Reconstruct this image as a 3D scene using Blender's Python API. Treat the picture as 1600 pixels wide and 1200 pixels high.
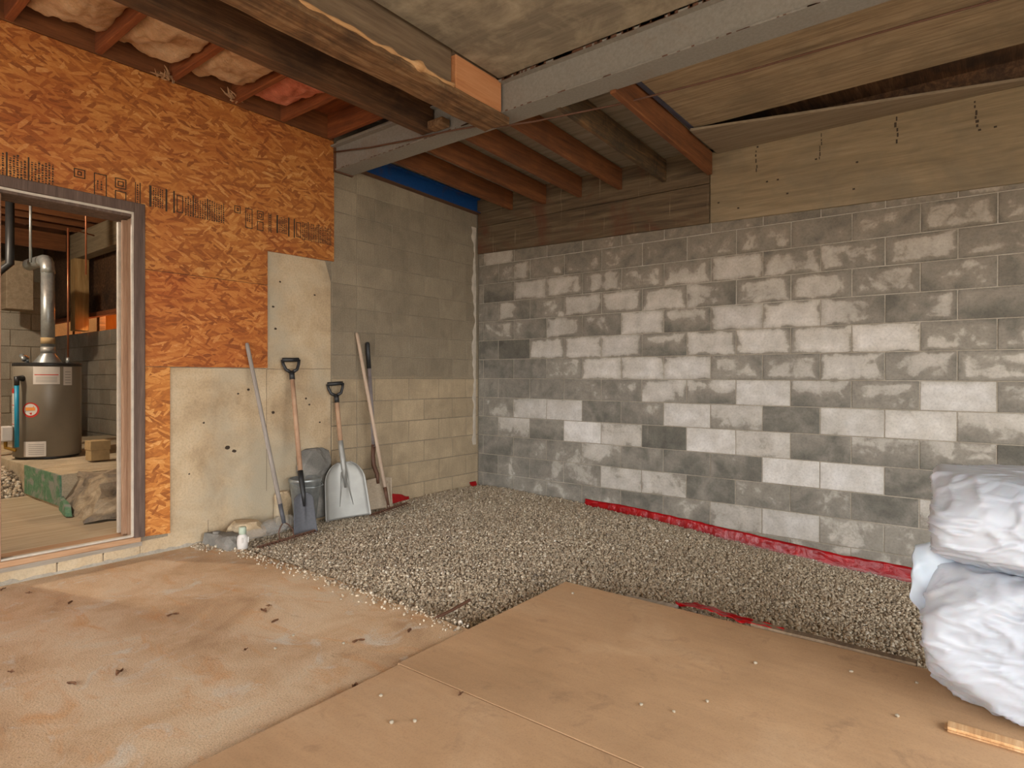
import bpy, bmesh, math, random
import numpy as np
from mathutils import Vector, Matrix, noise

for o in list(bpy.data.objects):
    bpy.data.objects.remove(o, do_unlink=True)
SC = bpy.context.scene
COL = SC.collection
RND = random.Random(7)
noise.seed_set(3)

# ------------------------------------------------------------------ camera, sky, exposure
cam = bpy.data.cameras.new('camera')
cam.sensor_width = 36.0
cam.lens = 948.5 / 1600 * 36.0
cam.shift_y = -8.0 / 1600
cam.clip_start = 0.05
camo = bpy.data.objects.new('camera', cam)
camo.location = (4.347, -5.006, 1.16)
camo.rotation_euler = (math.pi / 2, 0, math.asin(.6125))
COL.objects.link(camo)
SC.camera = camo

world = bpy.data.worlds.new('overcast_sky')
SC.world = world
world.use_nodes = True
wb = world.node_tree.nodes['Background']
wb.inputs[0].default_value = (0.97, 0.985, 1.0, 1)
wb.inputs[1].default_value = 8.8
SC.view_settings.view_transform = 'Standard'
SC.view_settings.look = 'None'
SC.view_settings.gamma = 1
SC.view_settings.use_curve_mapping = False
SC.view_settings.exposure = 0.0


def portal(name, loc, rot, sx, sy):
    L = bpy.data.lights.new(name, 'AREA')
    L.shape = 'RECTANGLE'
    L.size, L.size_y = sx, sy
    L.cycles.is_portal = True
    o = bpy.data.objects.new(name, L)
    o.location = loc
    o.rotation_euler = rot
    COL.objects.link(o)


# the open front of the carport and a smaller opening added behind the camera for light
portal('portal_rear', (3.0, -8.4, 1.21), (-math.pi / 2, 0, 0), 5.0, 2.45)
portal('portal_driveway', (7.2, -4.85, 1.21), (0, math.pi / 2, 0), 2.45, 6.3)

# ------------------------------------------------------------------ helpers
def lin(c):
    return tuple(((x / 255) / 12.92 if x / 255 <= .04045 else ((x / 255 + .055) / 1.055) ** 2.4) for x in c)


class NT:
    def __init__(s, name):
        s.m = bpy.data.materials.new(name)
        s.m.use_nodes = True
        s.t = s.m.node_tree
        s.t.nodes.clear()
        s.out = s.t.nodes.new('ShaderNodeOutputMaterial')

    def n(s, t, ins=None, **props):
        nd = s.t.nodes.new('ShaderNode' + t)
        for k, v in props.items():
            setattr(nd, k, v)
        for k, v in (ins or {}).items():
            s.set(nd.inputs[k], v)
        return nd

    def set(s, sock, v):
        if isinstance(v, bpy.types.NodeSocket):
            s.t.links.new(v, sock)
        elif isinstance(v, bpy.types.Node):
            s.t.links.new(v.outputs[0], sock)
        else:
            if isinstance(v, tuple) and len(v) == 3 and sock.type == 'RGBA':
                v = v + (1,)
            sock.default_value = v

    def math(s, op, a, b=0.0, c=None, clamp=False):
        d = {0: a, 1: b}
        if c is not None:
            d[2] = c
        return s.n('Math', d, operation=op, use_clamp=clamp).outputs[0]

    def ramp(s, fac, stops, interp='LINEAR'):
        nd = s.n('ValToRGB', {0: fac})
        cr = nd.color_ramp
        cr.interpolation = interp
        while len(cr.elements) > len(stops):
            cr.elements.remove(cr.elements[-1])
        while len(cr.elements) < len(stops):
            cr.elements.new(.5)
        for e, (p, c) in zip(cr.elements, stops):
            e.position = p
            if not isinstance(c, tuple):
                c = (c, c, c)
            e.color = c + (1,)
        return nd.outputs[0]

    def mix(s, fac, a, b, mode='MIX'):
        nd = s.n('Mix', data_type='RGBA', blend_type=mode)
        s.set(nd.inputs[0], fac)
        s.set(nd.inputs[6], a)
        s.set(nd.inputs[7], b)
        return nd.outputs[2]

    def coord(s, scale=(1, 1, 1), rot=(0, 0, 0), loc=(0, 0, 0), which='Object'):
        tc = s.n('TexCoord')
        mp = s.n('Mapping', {0: tc.outputs[which], 1: loc, 2: rot, 3: scale})
        return mp.outputs[0]

    def noise(s, vec, scale, detail=4, rough=.55, dist=0.0):
        return s.n('TexNoise', {'Vector': vec, 'Scale': scale, 'Detail': detail, 'Roughness': rough, 'Distortion': dist}).outputs[0]

    def bsdf(s, color, rough=.8, metal=0.0, bump=None, bumpd=.01, bumps=.5, **kw):
        b = s.n('BsdfPrincipled', {'Base Color': color, 'Roughness': rough, 'Metallic': metal})
        for k, v in kw.items():
            s.set(b.inputs[k.replace('_', ' ')], v)
        if bump is not None:
            bp = s.n('Bump', {'Height': bump, 'Distance': bumpd, 'Strength': bumps})
            s.t.links.new(bp.outputs[0], b.inputs['Normal'])
        s.t.links.new(b.outputs[0], s.out.inputs[0])
        return s.m


def plain(name, c, rough=.6, metal=0.0, var=.12, sc=14, **kw):
    t = NT(name)
    c = lin(c)
    f = t.noise(t.coord(), sc, 5, .6)
    col = t.ramp(f, [(.3, tuple(x * (1 - var * 1.6) for x in c)), (.7, tuple(min(1, x * (1 + var)) for x in c))])
    return t.bsdf(col, rough, metal, bump=f, bumpd=.002, bumps=.25, **kw)


def wood(name, dark, mid, light, axis='y', grain=1.0, stain=None, stain_amt=.5, rough=.82, which='Object', stain_sc=2.2):
    t = NT(name)
    k = {'x': (.6, 9, 9), 'y': (9, .6, 9), 'z': (9, 9, .6)}[axis]
    v = t.coord(tuple(a * grain for a in k), which=which)
    g = t.noise(v, 3.0, 7, .62, .6)
    g2 = t.noise(t.coord(tuple(a * grain * 3 for a in k), which=which), 6.0, 3, .5)
    f = t.math('ADD', t.math('MULTIPLY', g, .75), t.math('MULTIPLY', g2, .25))
    col = t.ramp(f, [(.3, lin(dark)), (.5, lin(mid)), (.7, lin(light))])
    if stain:
        sv = t.coord(which=which)
        sf = t.ramp(t.noise(sv, stain_sc, 6, .65, .4), [(.45, 0.0), (.68, 1.0)])
        col = t.mix(t.math('MULTIPLY', sf, stain_amt), col, lin(stain))
    return t.bsdf(col, rough, bump=f, bumpd=.003, bumps=.5)


class MB:
    def __init__(s):
        s.v, s.f = [], []

    def add(s, vs, fs):
        b = len(s.v)
        s.v += [tuple(v) for v in vs]
        s.f += [tuple(b + i for i in f) for f in fs]
        return s

    def box(s, x0, x1, y0, y1, z0, z1):
        return s.hexa([(x0, y0, z0), (x1, y0, z0), (x1, y1, z0), (x0, y1, z0), (x0, y0, z1), (x1, y0, z1), (x1, y1, z1), (x0, y1, z1)])

    def hexa(s, p):
        return s.add(p, [(0, 3, 2, 1), (4, 5, 6, 7), (0, 1, 5, 4), (1, 2, 6, 5), (2, 3, 7, 6), (3, 0, 4, 7)])

    def prism(s, poly, d):
        """closed slab: polygon (CCW seen against d) extruded by the vector d"""
        n = len(poly)
        d = Vector(d)
        top = [tuple(Vector(p) + d) for p in poly]
        return s.add(list(poly) + top, [tuple(range(n - 1, -1, -1)), tuple(range(n, 2 * n))] +
                     [(i, (i + 1) % n, n + (i + 1) % n, n + i) for i in range(n)])

    def tube(s, path, rad, seg=12, cap=True):
        path = [Vector(p) for p in path]
        rs = rad if isinstance(rad, (list, tuple)) else [rad] * len(path)
        rings = []
        up = None
        for i, p in enumerate(path):
            a = path[max(i - 1, 0)]
            b = path[min(i + 1, len(path) - 1)]
            t = (b - a).normalized()
            if up is None:
                up = t.orthogonal().normalized()
            up = (up - t * up.dot(t)).normalized()
            w = t.cross(up)
            rings.append([p + (up * math.cos(2 * math.pi * j / seg) + w * math.sin(2 * math.pi * j / seg)) * rs[i] for j in range(seg)])
        vs = [v for r in rings for v in r]
        fs = [(i * seg + j, i * seg + (j + 1) % seg, (i + 1) * seg + (j + 1) % seg, (i + 1) * seg + j) for i in range(len(path) - 1) for j in range(seg)]
        if cap:
            fs += [tuple(range(seg - 1, -1, -1)), tuple((len(path) - 1) * seg + j for j in range(seg))]
        return s.add(vs, fs)

    def lathe(s, prof, c, seg=32):
        """prof: list of (r, z) from bottom to top, closed with caps"""
        vs = [(c[0] + r * math.cos(2 * math.pi * j / seg), c[1] + r * math.sin(2 * math.pi * j / seg), c[2] + z) for r, z in prof for j in range(seg)]
        fs = [(i * seg + j, i * seg + (j + 1) % seg, (i + 1) * seg + (j + 1) % seg, (i + 1) * seg + j) for i in range(len(prof) - 1) for j in range(seg)]
        fs += [tuple(range(seg - 1, -1, -1)), tuple((len(prof) - 1) * seg + j for j in range(seg))]
        return s.add(vs, fs)

    def grid(s, fn, nu, nv, close_u=False):
        vs = [fn(i / nu, j / nv) for i in range(nu + (0 if close_u else 1)) for j in range(nv + 1)]
        m = nu if close_u else nu + 1
        fs = [(i * (nv + 1) + j, ((i + 1) % m) * (nv + 1) + j, ((i + 1) % m) * (nv + 1) + j + 1, i * (nv + 1) + j + 1) for i in range(nu) for j in range(nv)]
        return s.add(vs, fs)

    def mesh(s, name, origin=(0, 0, 0)):
        me = bpy.data.meshes.new(name)
        o = origin
        me.from_pydata([(v[0] - o[0], v[1] - o[1], v[2] - o[2]) for v in s.v], [], s.f)
        me.update()
        return me


def wpos(o):
    p = Vector((0, 0, 0))
    while o:
        p += Vector(o.location)
        o = o.parent
    return p


def link(name, me, mat, parent=None, loc=(0, 0, 0)):
    if mat is not None and not me.materials:
        me.materials.append(mat)
    o = bpy.data.objects.new(name, me)
    COL.objects.link(o)
    if parent:
        o.parent = parent
    o.location = loc
    return o


def build(mb, name, mat, parent=None, origin=None, smooth=False, bevel=0, rough=None, bseg=1):
    """mb is in world coordinates. Top-level: the object's origin goes to `origin` or to the base centre.
    Child: the mesh is made relative to the parent."""
    if parent:
        org = tuple(wpos(parent))
    elif origin is None:
        a = np.array(mb.v)
        org = ((a[:, 0].min() + a[:, 0].max()) / 2, (a[:, 1].min() + a[:, 1].max()) / 2, a[:, 2].min())
    else:
        org = origin
    me = mb.mesh(name, org)
    if bevel or rough:
        bm = bmesh.new()
        bm.from_mesh(me)
        if rough:
            cuts, amp, sc = rough
            bmesh.ops.subdivide_edges(bm, edges=[e for e in bm.edges if e.calc_length() > .12], cuts=cuts, use_grid_fill=True)
            for v in bm.verts:
                v.co += nvec((v.co + Vector(org)) * sc) * amp
        if bevel:
            es = [e for e in bm.edges if len(e.link_faces) == 2 and e.calc_face_angle(0) > .6]
            bmesh.ops.bevel(bm, geom=es, offset=bevel, segments=bseg, affect='EDGES', clamp_overlap=True)
        bm.to_mesh(me)
        bm.free()
    if smooth:
        me.polygons.foreach_set('use_smooth', [True] * len(me.polygons))
    o = link(name, me, mat, parent, (0, 0, 0) if parent else org)
    return o


def recalc(o):
    bm = bmesh.new()
    bm.from_mesh(o.data)
    bmesh.ops.recalc_face_normals(bm, faces=bm.faces)
    bm.to_mesh(o.data)
    bm.free()
    return o


def tag(o, label=None, cat=None, group=None, kind=None):
    if label: o['label'] = label
    if cat: o['category'] = cat
    if group: o['group'] = group
    if kind: o['kind'] = kind
    return o


def thing(name, loc, label, cat, group=None):
    o = bpy.data.objects.new(name, None)
    o.empty_display_size = .05
    COL.objects.link(o)
    o.location = loc
    return tag(o, label, cat, group)


def nvec(p):
    p = Vector(p)
    return Vector((noise.noise(p), noise.noise(p + Vector((31.7, 5.3, 9.1))), noise.noise(p + Vector((7.9, 43.1, 17.3)))))


def smoothstep(a, b, x):
    t = min(1, max(0, (x - a) / (b - a)))
    return t * t * (3 - 2 * t)


# ------------------------------------------------------------------ materials
def mat_block_salt():
    """grey concrete block with white salt bloom and damp patches; the object colour holds how much salt each corner has"""
    t = NT('concrete_block_salt_bloom')
    oi = t.n('ObjectInfo')
    tc = t.n('TexCoord')
    sx = t.n('SeparateXYZ', {0: tc.outputs['Object']})
    u = t.math('ADD', t.math('MULTIPLY', sx.outputs[0], 1 / .404), .5, clamp=True)
    v = t.math('ADD', t.math('MULTIPLY', sx.outputs[2], 1 / .194), .5, clamp=True)
    sc = t.n('SeparateColor', {0: oi.outputs['Color']})
    def lerp(a, b, f):
        return t.math('ADD', t.math('MULTIPLY', a, t.math('SUBTRACT', 1.0, f)), t.math('MULTIPLY', b, f))
    us = t.math('SMOOTH_MIN', 1.0, t.math('MULTIPLY', u, 1.0), .05)
    top = lerp(sc.outputs[0], sc.outputs[1], us)
    bot = lerp(sc.outputs[2], oi.outputs['Alpha'], us)
    w = lerp(bot, top, v)
    geo = t.n('NewGeometry')
    n1 = t.noise(geo.outputs['Position'], 3.4, 3, .5, 1.2)
    n2 = t.noise(geo.outputs['Position'], 60, 5, .7)
    n3 = t.noise(geo.outputs['Position'], 11, 4, .55, .6)
    w = t.math('ADD', w, t.math('MULTIPLY', t.math('SUBTRACT', n1, .5), .75))
    w = t.math('ADD', w, t.math('MULTIPLY', t.math('SUBTRACT', n3, .5), .40))
    # salt leaves a rim free next to the joints where the value is moderate
    eu = t.math('MULTIPLY', t.math('MULTIPLY', u, t.math('SUBTRACT', 1.0, u)), 4.0)
    ev = t.math('MULTIPLY', t.math('MULTIPLY', v, t.math('SUBTRACT', 1.0, v)), 4.0)
    rim = t.ramp(t.math('MINIMUM', t.math('MULTIPLY', eu, 1.3), ev), [(0, 0.0), (.62, 1.0)])
    pzz = t.n('SeparateXYZ', {0: geo.outputs['Position']})
    ramt = t.ramp(t.math('MULTIPLY', pzz.outputs[2], .4), [(.34, .06), (.5, .30)])
    ramt = t.math('MULTIPLY', ramt, t.math('MULTIPLY', t.noise(geo.outputs['Position'], 6.5, 2, .5), 2.0))
    w = t.math('SUBTRACT', w, t.math('MULTIPLY', t.math('MULTIPLY', t.math('SUBTRACT', 1.0, rim), ramt), t.math('MULTIPLY', t.math('SUBTRACT', w, .40), 7.0, clamp=True)))
    w = t.math('ADD', w, t.math('MULTIPLY', t.math('SUBTRACT', n2, .5), .07))
    base = t.ramp(w, [(.0, lin((96, 93, 84))), (.2, lin((116, 112, 102))), (.34, lin((137, 131, 120))), (.455, lin((150, 143, 131))),
                      (.525, lin((184, 177, 165))), (.7, lin((200, 194, 184))), (1.0, lin((224, 220, 214)))])
    sp = t.ramp(n2, [(.3, .80), (.5, 1.0), (.75, 1.06)])
    tintr = t.math('MULTIPLY', t.math('ADD', t.math('MULTIPLY', oi.outputs['Random'], .16), .9), t.ramp(t.noise(geo.outputs['Position'], 8, 4, .6), [(.3, .86), (.7, 1.08)]))
    col = t.mix(1.0, base, sp, 'MULTIPLY')
    col = t.mix(1.0, col, tintr, 'MULTIPLY')
    # browner and darker towards the top of the wall
    pz = t.n('SeparateXYZ', {0: geo.outputs['Position']})
    umber = t.math('MULTIPLY', t.ramp(t.math('ADD', t.math('MULTIPLY', pz.outputs[2], .33), t.math('MULTIPLY', n1, .2)), [(.5, 0.0), (.95, 1.0)]), .55)
    col = t.mix(umber, col, t.mix(1.0, col, lin((196, 172, 140)), 'MULTIPLY'))
    return t.bsdf(col, .95, bump=t.math('ADD', n2, t.math('MULTIPLY', w, .3)), bumpd=.004, bumps=.45)


def mat_block(name, upper, lower, zsplit, rnd=.22):
    t = NT(name)
    oi = t.n('ObjectInfo')
    geo = t.n('NewGeometry')
    pos = geo.outputs['Position']
    n1 = t.noise(pos, 4, 5, .6, .5)
    n2 = t.noise(pos, 90, 4, .7)
    n3 = t.noise(t.n('Mapping', {0: pos, 3: (40, 40, 3)}).outputs[0], 2, 3)
    pz = t.n('SeparateXYZ', {0: pos})
    f = t.math('MULTIPLY', t.math('SUBTRACT', t.math('ADD', pz.outputs[2], t.math('MULTIPLY', t.math('SUBTRACT', n1, .5), .12)), zsplit - .015), 30.0, clamp=True)
    col = t.mix(f, lin(lower), lin(upper))
    v = t.math('ADD', t.math('MULTIPLY', oi.outputs['Random'], rnd), 1 - rnd * .5)
    v = t.math('MULTIPLY', v, t.ramp(n1, [(.25, .78), (.75, 1.18)]))
    v = t.math('MULTIPLY', v, t.ramp(n2, [(.3, .8), (.6, 1.06)]))
    v = t.math('MULTIPLY', v, t.ramp(n3, [(.2, .9), (.8, 1.08)]))
    col = t.mix(1.0, col, v, 'MULTIPLY')
    return t.bsdf(col, .95, bump=n2, bumpd=.004, bumps=.45)


def mat_concrete(name, a, b, c, stain=None, sc=3.0):
    t = NT(name)
    v = t.coord()
    n1 = t.noise(v, sc, 7, .6, .5)
    n2 = t.noise(v, 70, 4, .7)
    n3 = t.noise(v, sc * .45, 4, .6)
    col = t.ramp(n1, [(.28, lin(a)), (.5, lin(b)), (.72, lin(c))])
    col = t.mix(1.0, col, t.ramp(n2, [(.3, .8), (.55, 1.04)]), 'MULTIPLY')
    if stain:
        col = t.mix(t.ramp(n3, [(.48, 0.0), (.66, .75)]), col, lin(stain))
    return t.bsdf(col, .93, bump=t.math('ADD', n2, n1), bumpd=.005, bumps=.4)


def mat_osb(name, mul=1.0, red=0.0, seed=0.0):
    """strand board: three layers of stretched cells at different angles, each cell with its own tone"""
    t = NT(name)
    base = t.n('TexCoord').outputs['Object']
    nz = t.n('TexNoise', {'Vector': base, 'Scale': 5.0, 'Detail': 2.0})
    wv = t.n('VectorMath', {0: base, 1: t.n('VectorMath', {0: nz.outputs[1], 3: .02}, operation='SCALE').outputs[0]}, operation='ADD').outputs[0]
    layers = []
    for k, (ang, sc) in enumerate([(.16, (0, 8, 44)), (-.2, (0, 10, 56)), (.55, (0, 13, 60)), (-.9, (0, 18, 60))]):
        mp = t.n('Mapping', {0: wv, 1: (seed + k * 3.7, k * 1.3, k * 2.1), 2: (ang, 0, 0), 3: (1, 1, 1)}).outputs[0]
        mp = t.n('Mapping', {0: mp, 3: sc}).outputs[0]
        vo = t.n('TexVoronoi', {'Vector': mp, 'Scale': 1.0, 'Randomness': 1.0}, voronoi_dimensions='3D', feature='F1')
        layers.append((t.n('SeparateColor', {0: vo.outputs['Color']}), vo.outputs['Distance']))
    def tone(L):
        return L[0].outputs[0]
    f = tone(layers[0])
    for L, th in ((layers[1], .5), (layers[2], .72), (layers[3], .87)):
        f = t.n('Mix', {0: t.math('GREATER_THAN', L[0].outputs[1], th), 2: f, 3: tone(L)}, data_type='FLOAT').outputs[0]
    fine = t.noise(t.n('Mapping', {0: wv, 3: (1, 12, 60)}).outputs[0], 4, 5, .65)
    f = t.math('ADD', t.math('MULTIPLY', f, .5), t.math('MULTIPLY', fine, .52))
    col = t.ramp(f, [(.14, lin((104, 56, 20))), (.3, lin((150, 86, 32))), (.52, lin((178, 108, 44))), (.72, lin((198, 134, 66))), (.92, lin((226, 180, 118)))])
    big = t.noise(base, 1.7, 4, .6)
    col = t.mix(t.ramp(big, [(.46, 0.0), (.7, .55)]), col, t.mix(1.0, col, lin((222, 176, 150)), 'MULTIPLY'))
    if red:
        col = t.mix(red, col, t.mix(1.0, col, lin((250, 206, 180)), 'MULTIPLY'))
    col = t.mix(1.0, col, (mul, mul, mul), 'MULTIPLY')
    return t.bsdf(col, .75, bump=f, bumpd=.003, bumps=.35)


def mat_floor():
    t = NT('dirty_concrete_floor')
    v = t.coord()
    n1 = t.noise(v, 2.1, 8, .66, .7)
    n2 = t.noise(t.coord(loc=(2, 5, 0)), 4.2, 7, .66, .9)
    n3 = t.noise(v, 140, 4, .75)
    n4 = t.noise(t.coord((2.2, 6, 1), loc=(3, 1, 0)), 1.3, 7, .64, 1.0)
    n5 = t.noise(t.coord((1, 1.6, 1), loc=(7.3, 2.2, 0)), 4.5, 9, .76, .6)
    n6 = t.noise(t.coord(loc=(9, 4, 0)), 34, 4, .6)
    col = t.ramp(n1, [(.3, lin((180, 146, 110))), (.46, lin((204, 171, 134))), (.6, lin((217, 190, 156))), (.74, lin((212, 197, 172)))])
    col = t.mix(t.ramp(n4, [(.53, 0.0), (.7, .7)]), col, lin((206, 152, 100)))
    col = t.mix(t.ramp(n2, [(.57, 0.0), (.68, .75)]), col, lin((214, 205, 188)))
    col = t.mix(t.ramp(n5, [(.63, 0.0), (.72, .6)]), col, lin((138, 100, 66)))
    col = t.mix(t.ramp(n6, [(.68, 0.0), (.74, .6)]), col, lin((120, 90, 64)))
    col = t.mix(1.0, col, t.ramp(n3, [(.32, .62), (.48, 1.0), (.7, 1.12)]), 'MULTIPLY')
    return t.bsdf(col, .92, bump=t.math('ADD', n3, n2), bumpd=.008, bumps=.5)


def mat_ply_floor():
    t = NT('trodden_plywood')
    v = t.coord()
    g = t.noise(t.coord((1.2, 9, 9)), 2.5, 6, .6, .5)
    n1 = t.noise(v, 1.6, 5, .6, .4)
    n2 = t.noise(v, 6.0, 7, .7, .5)
    n3 = t.noise(v, 150, 3, .7)
    col = t.ramp(n1, [(.3, lin((178, 142, 104))), (.55, lin((194, 157, 118))), (.75, lin((206, 173, 136)))])
    col = t.mix(t.ramp(n2, [(.57, 0.0), (.74, .55)]), col, lin((132, 104, 78)))
    col = t.mix(1.0, col, t.ramp(g, [(.3, .93), (.7, 1.05)]), 'MULTIPLY')
    col = t.mix(1.0, col, t.ramp(n3, [(.3, .86), (.5, 1.0)]), 'MULTIPLY')
    return t.bsdf(col, .8, bump=g, bumpd=.002, bumps=.3)


def mat_gravel():
    t = NT('crushed_gravel')
    a = t.n('Attribute', attribute_name='tone')
    n = t.noise(t.coord(), 130, 3, .6)
    f = a.outputs['Fac']
    col = t.ramp(f, [(0, lin((104, 93, 82))), (.2, lin((156, 140, 118))), (.5, lin((192, 174, 148))), (.78, lin((208, 193, 168))), (.93, lin((222, 211, 192))), (1.0, lin((232, 224, 210)))])
    col = t.mix(1.0, col, t.ramp(n, [(.3, .75), (.65, 1.1)]), 'MULTIPLY')
    return t.bsdf(col, .95)


def mat_steel(name, c, rust, amt=.5, rs=3.0):
    t = NT(name)
    v = t.coord()
    n = t.noise(v, rs, 7, .7, .4)
    n2 = t.noise(v, 60, 3, .6)
    col = t.mix(1.0, lin(c), t.ramp(n2, [(.3, .85), (.7, 1.08)]), 'MULTIPLY')
    col = t.mix(t.ramp(n, [(.56, 0.0), (.72, amt)]), col, lin(rust))
    return t.bsdf(col, .6, .15, bump=n2, bumpd=.001, bumps=.3)


def mat_insul(name, a, b, c):
    t = NT(name)
    v = t.coord((3, 1.5, 3))
    n = t.noise(v, 2.2, 6, .65, .8)
    fz = t.noise(t.coord((8, 3, 8)), 14, 5, .75, 1.0)
    col = t.ramp(n, [(.3, lin(a)), (.5, lin(b)), (.72, lin(c))])
    col = t.mix(1.0, col, t.ramp(fz, [(.25, .72), (.7, 1.12)]), 'MULTIPLY')
    return t.bsdf(col, 1.0, bump=fz, bumpd=.02, bumps=.8)


def mat_clear(name, tint=(235, 232, 225), alpha=.38):
    t = NT(name)
    n = t.noise(t.coord(), 25, 4, .6)
    b = t.n('BsdfPrincipled', {'Base Color': lin(tint), 'Roughness': .18})
    bp = t.n('Bump', {'Height': n, 'Distance': .006, 'Strength': .5})
    t.t.links.new(bp.outputs[0], b.inputs['Normal'])
    tr = t.n('BsdfTransparent')
    mx = t.n('MixShader', {0: alpha, 1: tr.outputs[0], 2: b.outputs[0]})
    t.t.links.new(mx.outputs[0], t.out.inputs[0])
    return t.m


def mat_poly(name, c, rough=.3, var=.1):
    t = NT(name)
    n = t.noise(t.coord(), 9, 5, .6, 1.0)
    cc = lin(c)
    col = t.ramp(n, [(.3, tuple(x * (1 - var) for x in cc)), (.7, cc)])
    return t.bsdf(col, rough, bump=n, bumpd=.02, bumps=.5)


def mat_bag():
    t = NT('white_polythene')
    v = t.coord()
    n = t.noise(v, 3.2, 3, .5, 2.2)
    n2 = t.noise(t.coord(loc=(4, 2, 1)), 2.6, 4, .6)
    n3 = t.noise(t.coord(loc=(1, 5, 3)), 5, 6, .7)
    col = t.ramp(n2, [(.35, lin((172, 178, 188))), (.7, lin((190, 194, 201)))])
    col = t.mix(t.ramp(n3, [(.68, 0.0), (.8, .45)]), col, lin((190, 170, 138)))
    return t.bsdf(col, .34, bump=n, bumpd=.03, bumps=.3, Subsurface_Weight=.15, Subsurface_Scale=.05)


M = {}
M['salt'] = mat_block_salt()
M['mortar'] = mat_concrete('mortar', (140, 130, 114), (160, 150, 134), (182, 173, 158))
M['mortar_tan'] = mat_concrete('mortar_tan', (122, 110, 92), (140, 127, 107), (158, 144, 122))
M['block_left'] = mat_block('concrete_block_grey_tan', (146, 132, 110), (176, 156, 126), 1.165)
M['block_util'] = mat_block('concrete_block_utility', (158, 150, 134), (158, 150, 134), 0)
M['concrete'] = mat_concrete('poured_concrete_tan', (164, 140, 108), (192, 168, 134), (206, 186, 154), (178, 168, 146))
M['concrete_dark'] = mat_concrete('broken_concrete_grey', (92, 88, 82), (124, 120, 112), (160, 154, 144))
M['pad'] = mat_concrete('pad_concrete', (160, 144, 118), (190, 174, 146), (210, 194, 166), sc=5)
M['stony'] = mat_concrete('broken_stony_concrete', (96, 88, 78), (170, 152, 126), (200, 184, 158), (128, 118, 108), sc=7)
M['floor'] = mat_floor()
M['ply_floor'] = mat_ply_floor()
M['gravel'] = mat_gravel()
M['osb'] = mat_osb('strand_board')
M['osb_red'] = mat_osb('strand_board_reddish', 1.0, .4, 3.1)
M['osb_light'] = mat_osb('strand_board_pale', 1.15, 0, 8.4)
M['joist'] = wood('joist_wood', (84, 48, 22), (120, 70, 33), (144, 90, 48), 'y', stain=(70, 40, 22), stain_amt=.4)
M['joist_x'] = wood('joist_wood_x', (98, 50, 22), (136, 73, 34), (162, 96, 50), 'x', stain=(80, 40, 22), stain_amt=.4)
M['joist_old'] = wood('mouldy_joist_wood', (54, 42, 28), (92, 72, 46), (146, 104, 62), 'y', stain=(40, 34, 26), stain_amt=.7, stain_sc=6)
M['beam_dark'] = wood('dark_stained_beam', (52, 34, 20), (92, 62, 36), (134, 98, 66), 'y', stain=(36, 26, 18), stain_amt=.75)
M['beam_rot'] = wood('rotten_beam', (70, 44, 24), (126, 92, 58), (176, 146, 108), 'y', stain=(40, 28, 18), stain_amt=.65, stain_sc=5)
M['splinter'] = wood('splintered_wood', (150, 104, 62), (196, 152, 104), (220, 184, 140), 'y')
M['wood_new'] = wood('orange_packing_wood', (168, 108, 66), (194, 132, 86), (208, 150, 106), 'y', .6)
M['board_brown'] = wood('brown_board', (92, 74, 56), (120, 100, 78), (138, 118, 94), 'y')
M['ply_old'] = wood('weathered_plywood', (112, 95, 70), (136, 117, 88), (152, 134, 106), 'x', .7, stain=(104, 94, 76), stain_amt=.5)
M['ply_ceil'] = wood('ceiling_plywood', (116, 94, 70), (152, 130, 100), (178, 156, 126), 'x', 1.2, stain=(110, 96, 74), stain_amt=.6, stain_sc=3)
M['ply_mould'] = wood('mouldy_ceiling_plywood', (112, 103, 88), (132, 122, 105), (148, 138, 120), 'x', .6, stain=(184, 172, 148), stain_amt=.75, stain_sc=4)
M['deck'] = wood('deck_boards', (110, 98, 82), (140, 128, 110), (160, 150, 132), 'x', .8)
M['rim'] = wood('damp_rim_board', (72, 54, 36), (104, 82, 54), (132, 110, 80), 'x', .8, stain=(104, 60, 34), stain_amt=.8)
def mat_rim():
    t = NT('damp_rim_board')
    g = t.noise(t.coord((.6, 9, 9)), 3.0, 7, .62, .6)
    col = t.ramp(g, [(.3, lin((62, 48, 33))), (.5, lin((90, 73, 51))), (.7, lin((114, 97, 72)))])
    n = t.noise(t.coord(), 1.6, 5, .6, .5)
    col = t.mix(t.ramp(n, [(.47, 0.0), (.6, .8)]), col, lin((92, 54, 32)))
    st = t.noise(t.coord((16, 1, .9)), 1.6, 4, .6, .3)
    col = t.mix(t.ramp(st, [(.62, 0.0), (.74, .75)]), col, lin((158, 138, 110)))
    return t.bsdf(col, .9, bump=g, bumpd=.003, bumps=.5)


M['rim'] = mat_rim()
M['ledge'] = wood('ledge_board', (110, 94, 74), (134, 117, 94), (150, 134, 112), 'x', .8)
M['steel'] = mat_steel('grey_primed_steel', (142, 138, 130), (126, 92, 62), .3)
M['blue'] = mat_steel('blue_painted_steel', (22, 82, 150), (84, 66, 58), .85)
M['rust'] = mat_steel('rusty_iron', (98, 66, 48), (64, 42, 30), .8)
M['strap'] = plain('dark_strap', (66, 66, 80), .6)
M['insul_pale'] = mat_insul('pale_insulation', (196, 146, 100), (222, 180, 136), (236, 204, 164))
M['insul_pink'] = mat_insul('pink_insulation', (196, 98, 66), (226, 134, 100), (240, 168, 138))
M['ink'] = plain('stencil_ink', (58, 44, 28), .8)
M['red'] = mat_poly('red_polythene', (178, 4, 16), .3, .45)
M['clear'] = mat_clear('clear_polythene', alpha=.3)
M['clear_thin'] = mat_clear('clear_thin_film', alpha=.14)
M['bag'] = mat_bag()
M['frame_brown'] = wood('brown_door_trim', (72, 56, 48), (96, 77, 66), (120, 100, 86), 'z', 1.2)
M['frame_wood'] = wood('door_jamb_wood', (130, 98, 74), (158, 124, 96), (182, 150, 122), 'z', 1.2)
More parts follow.
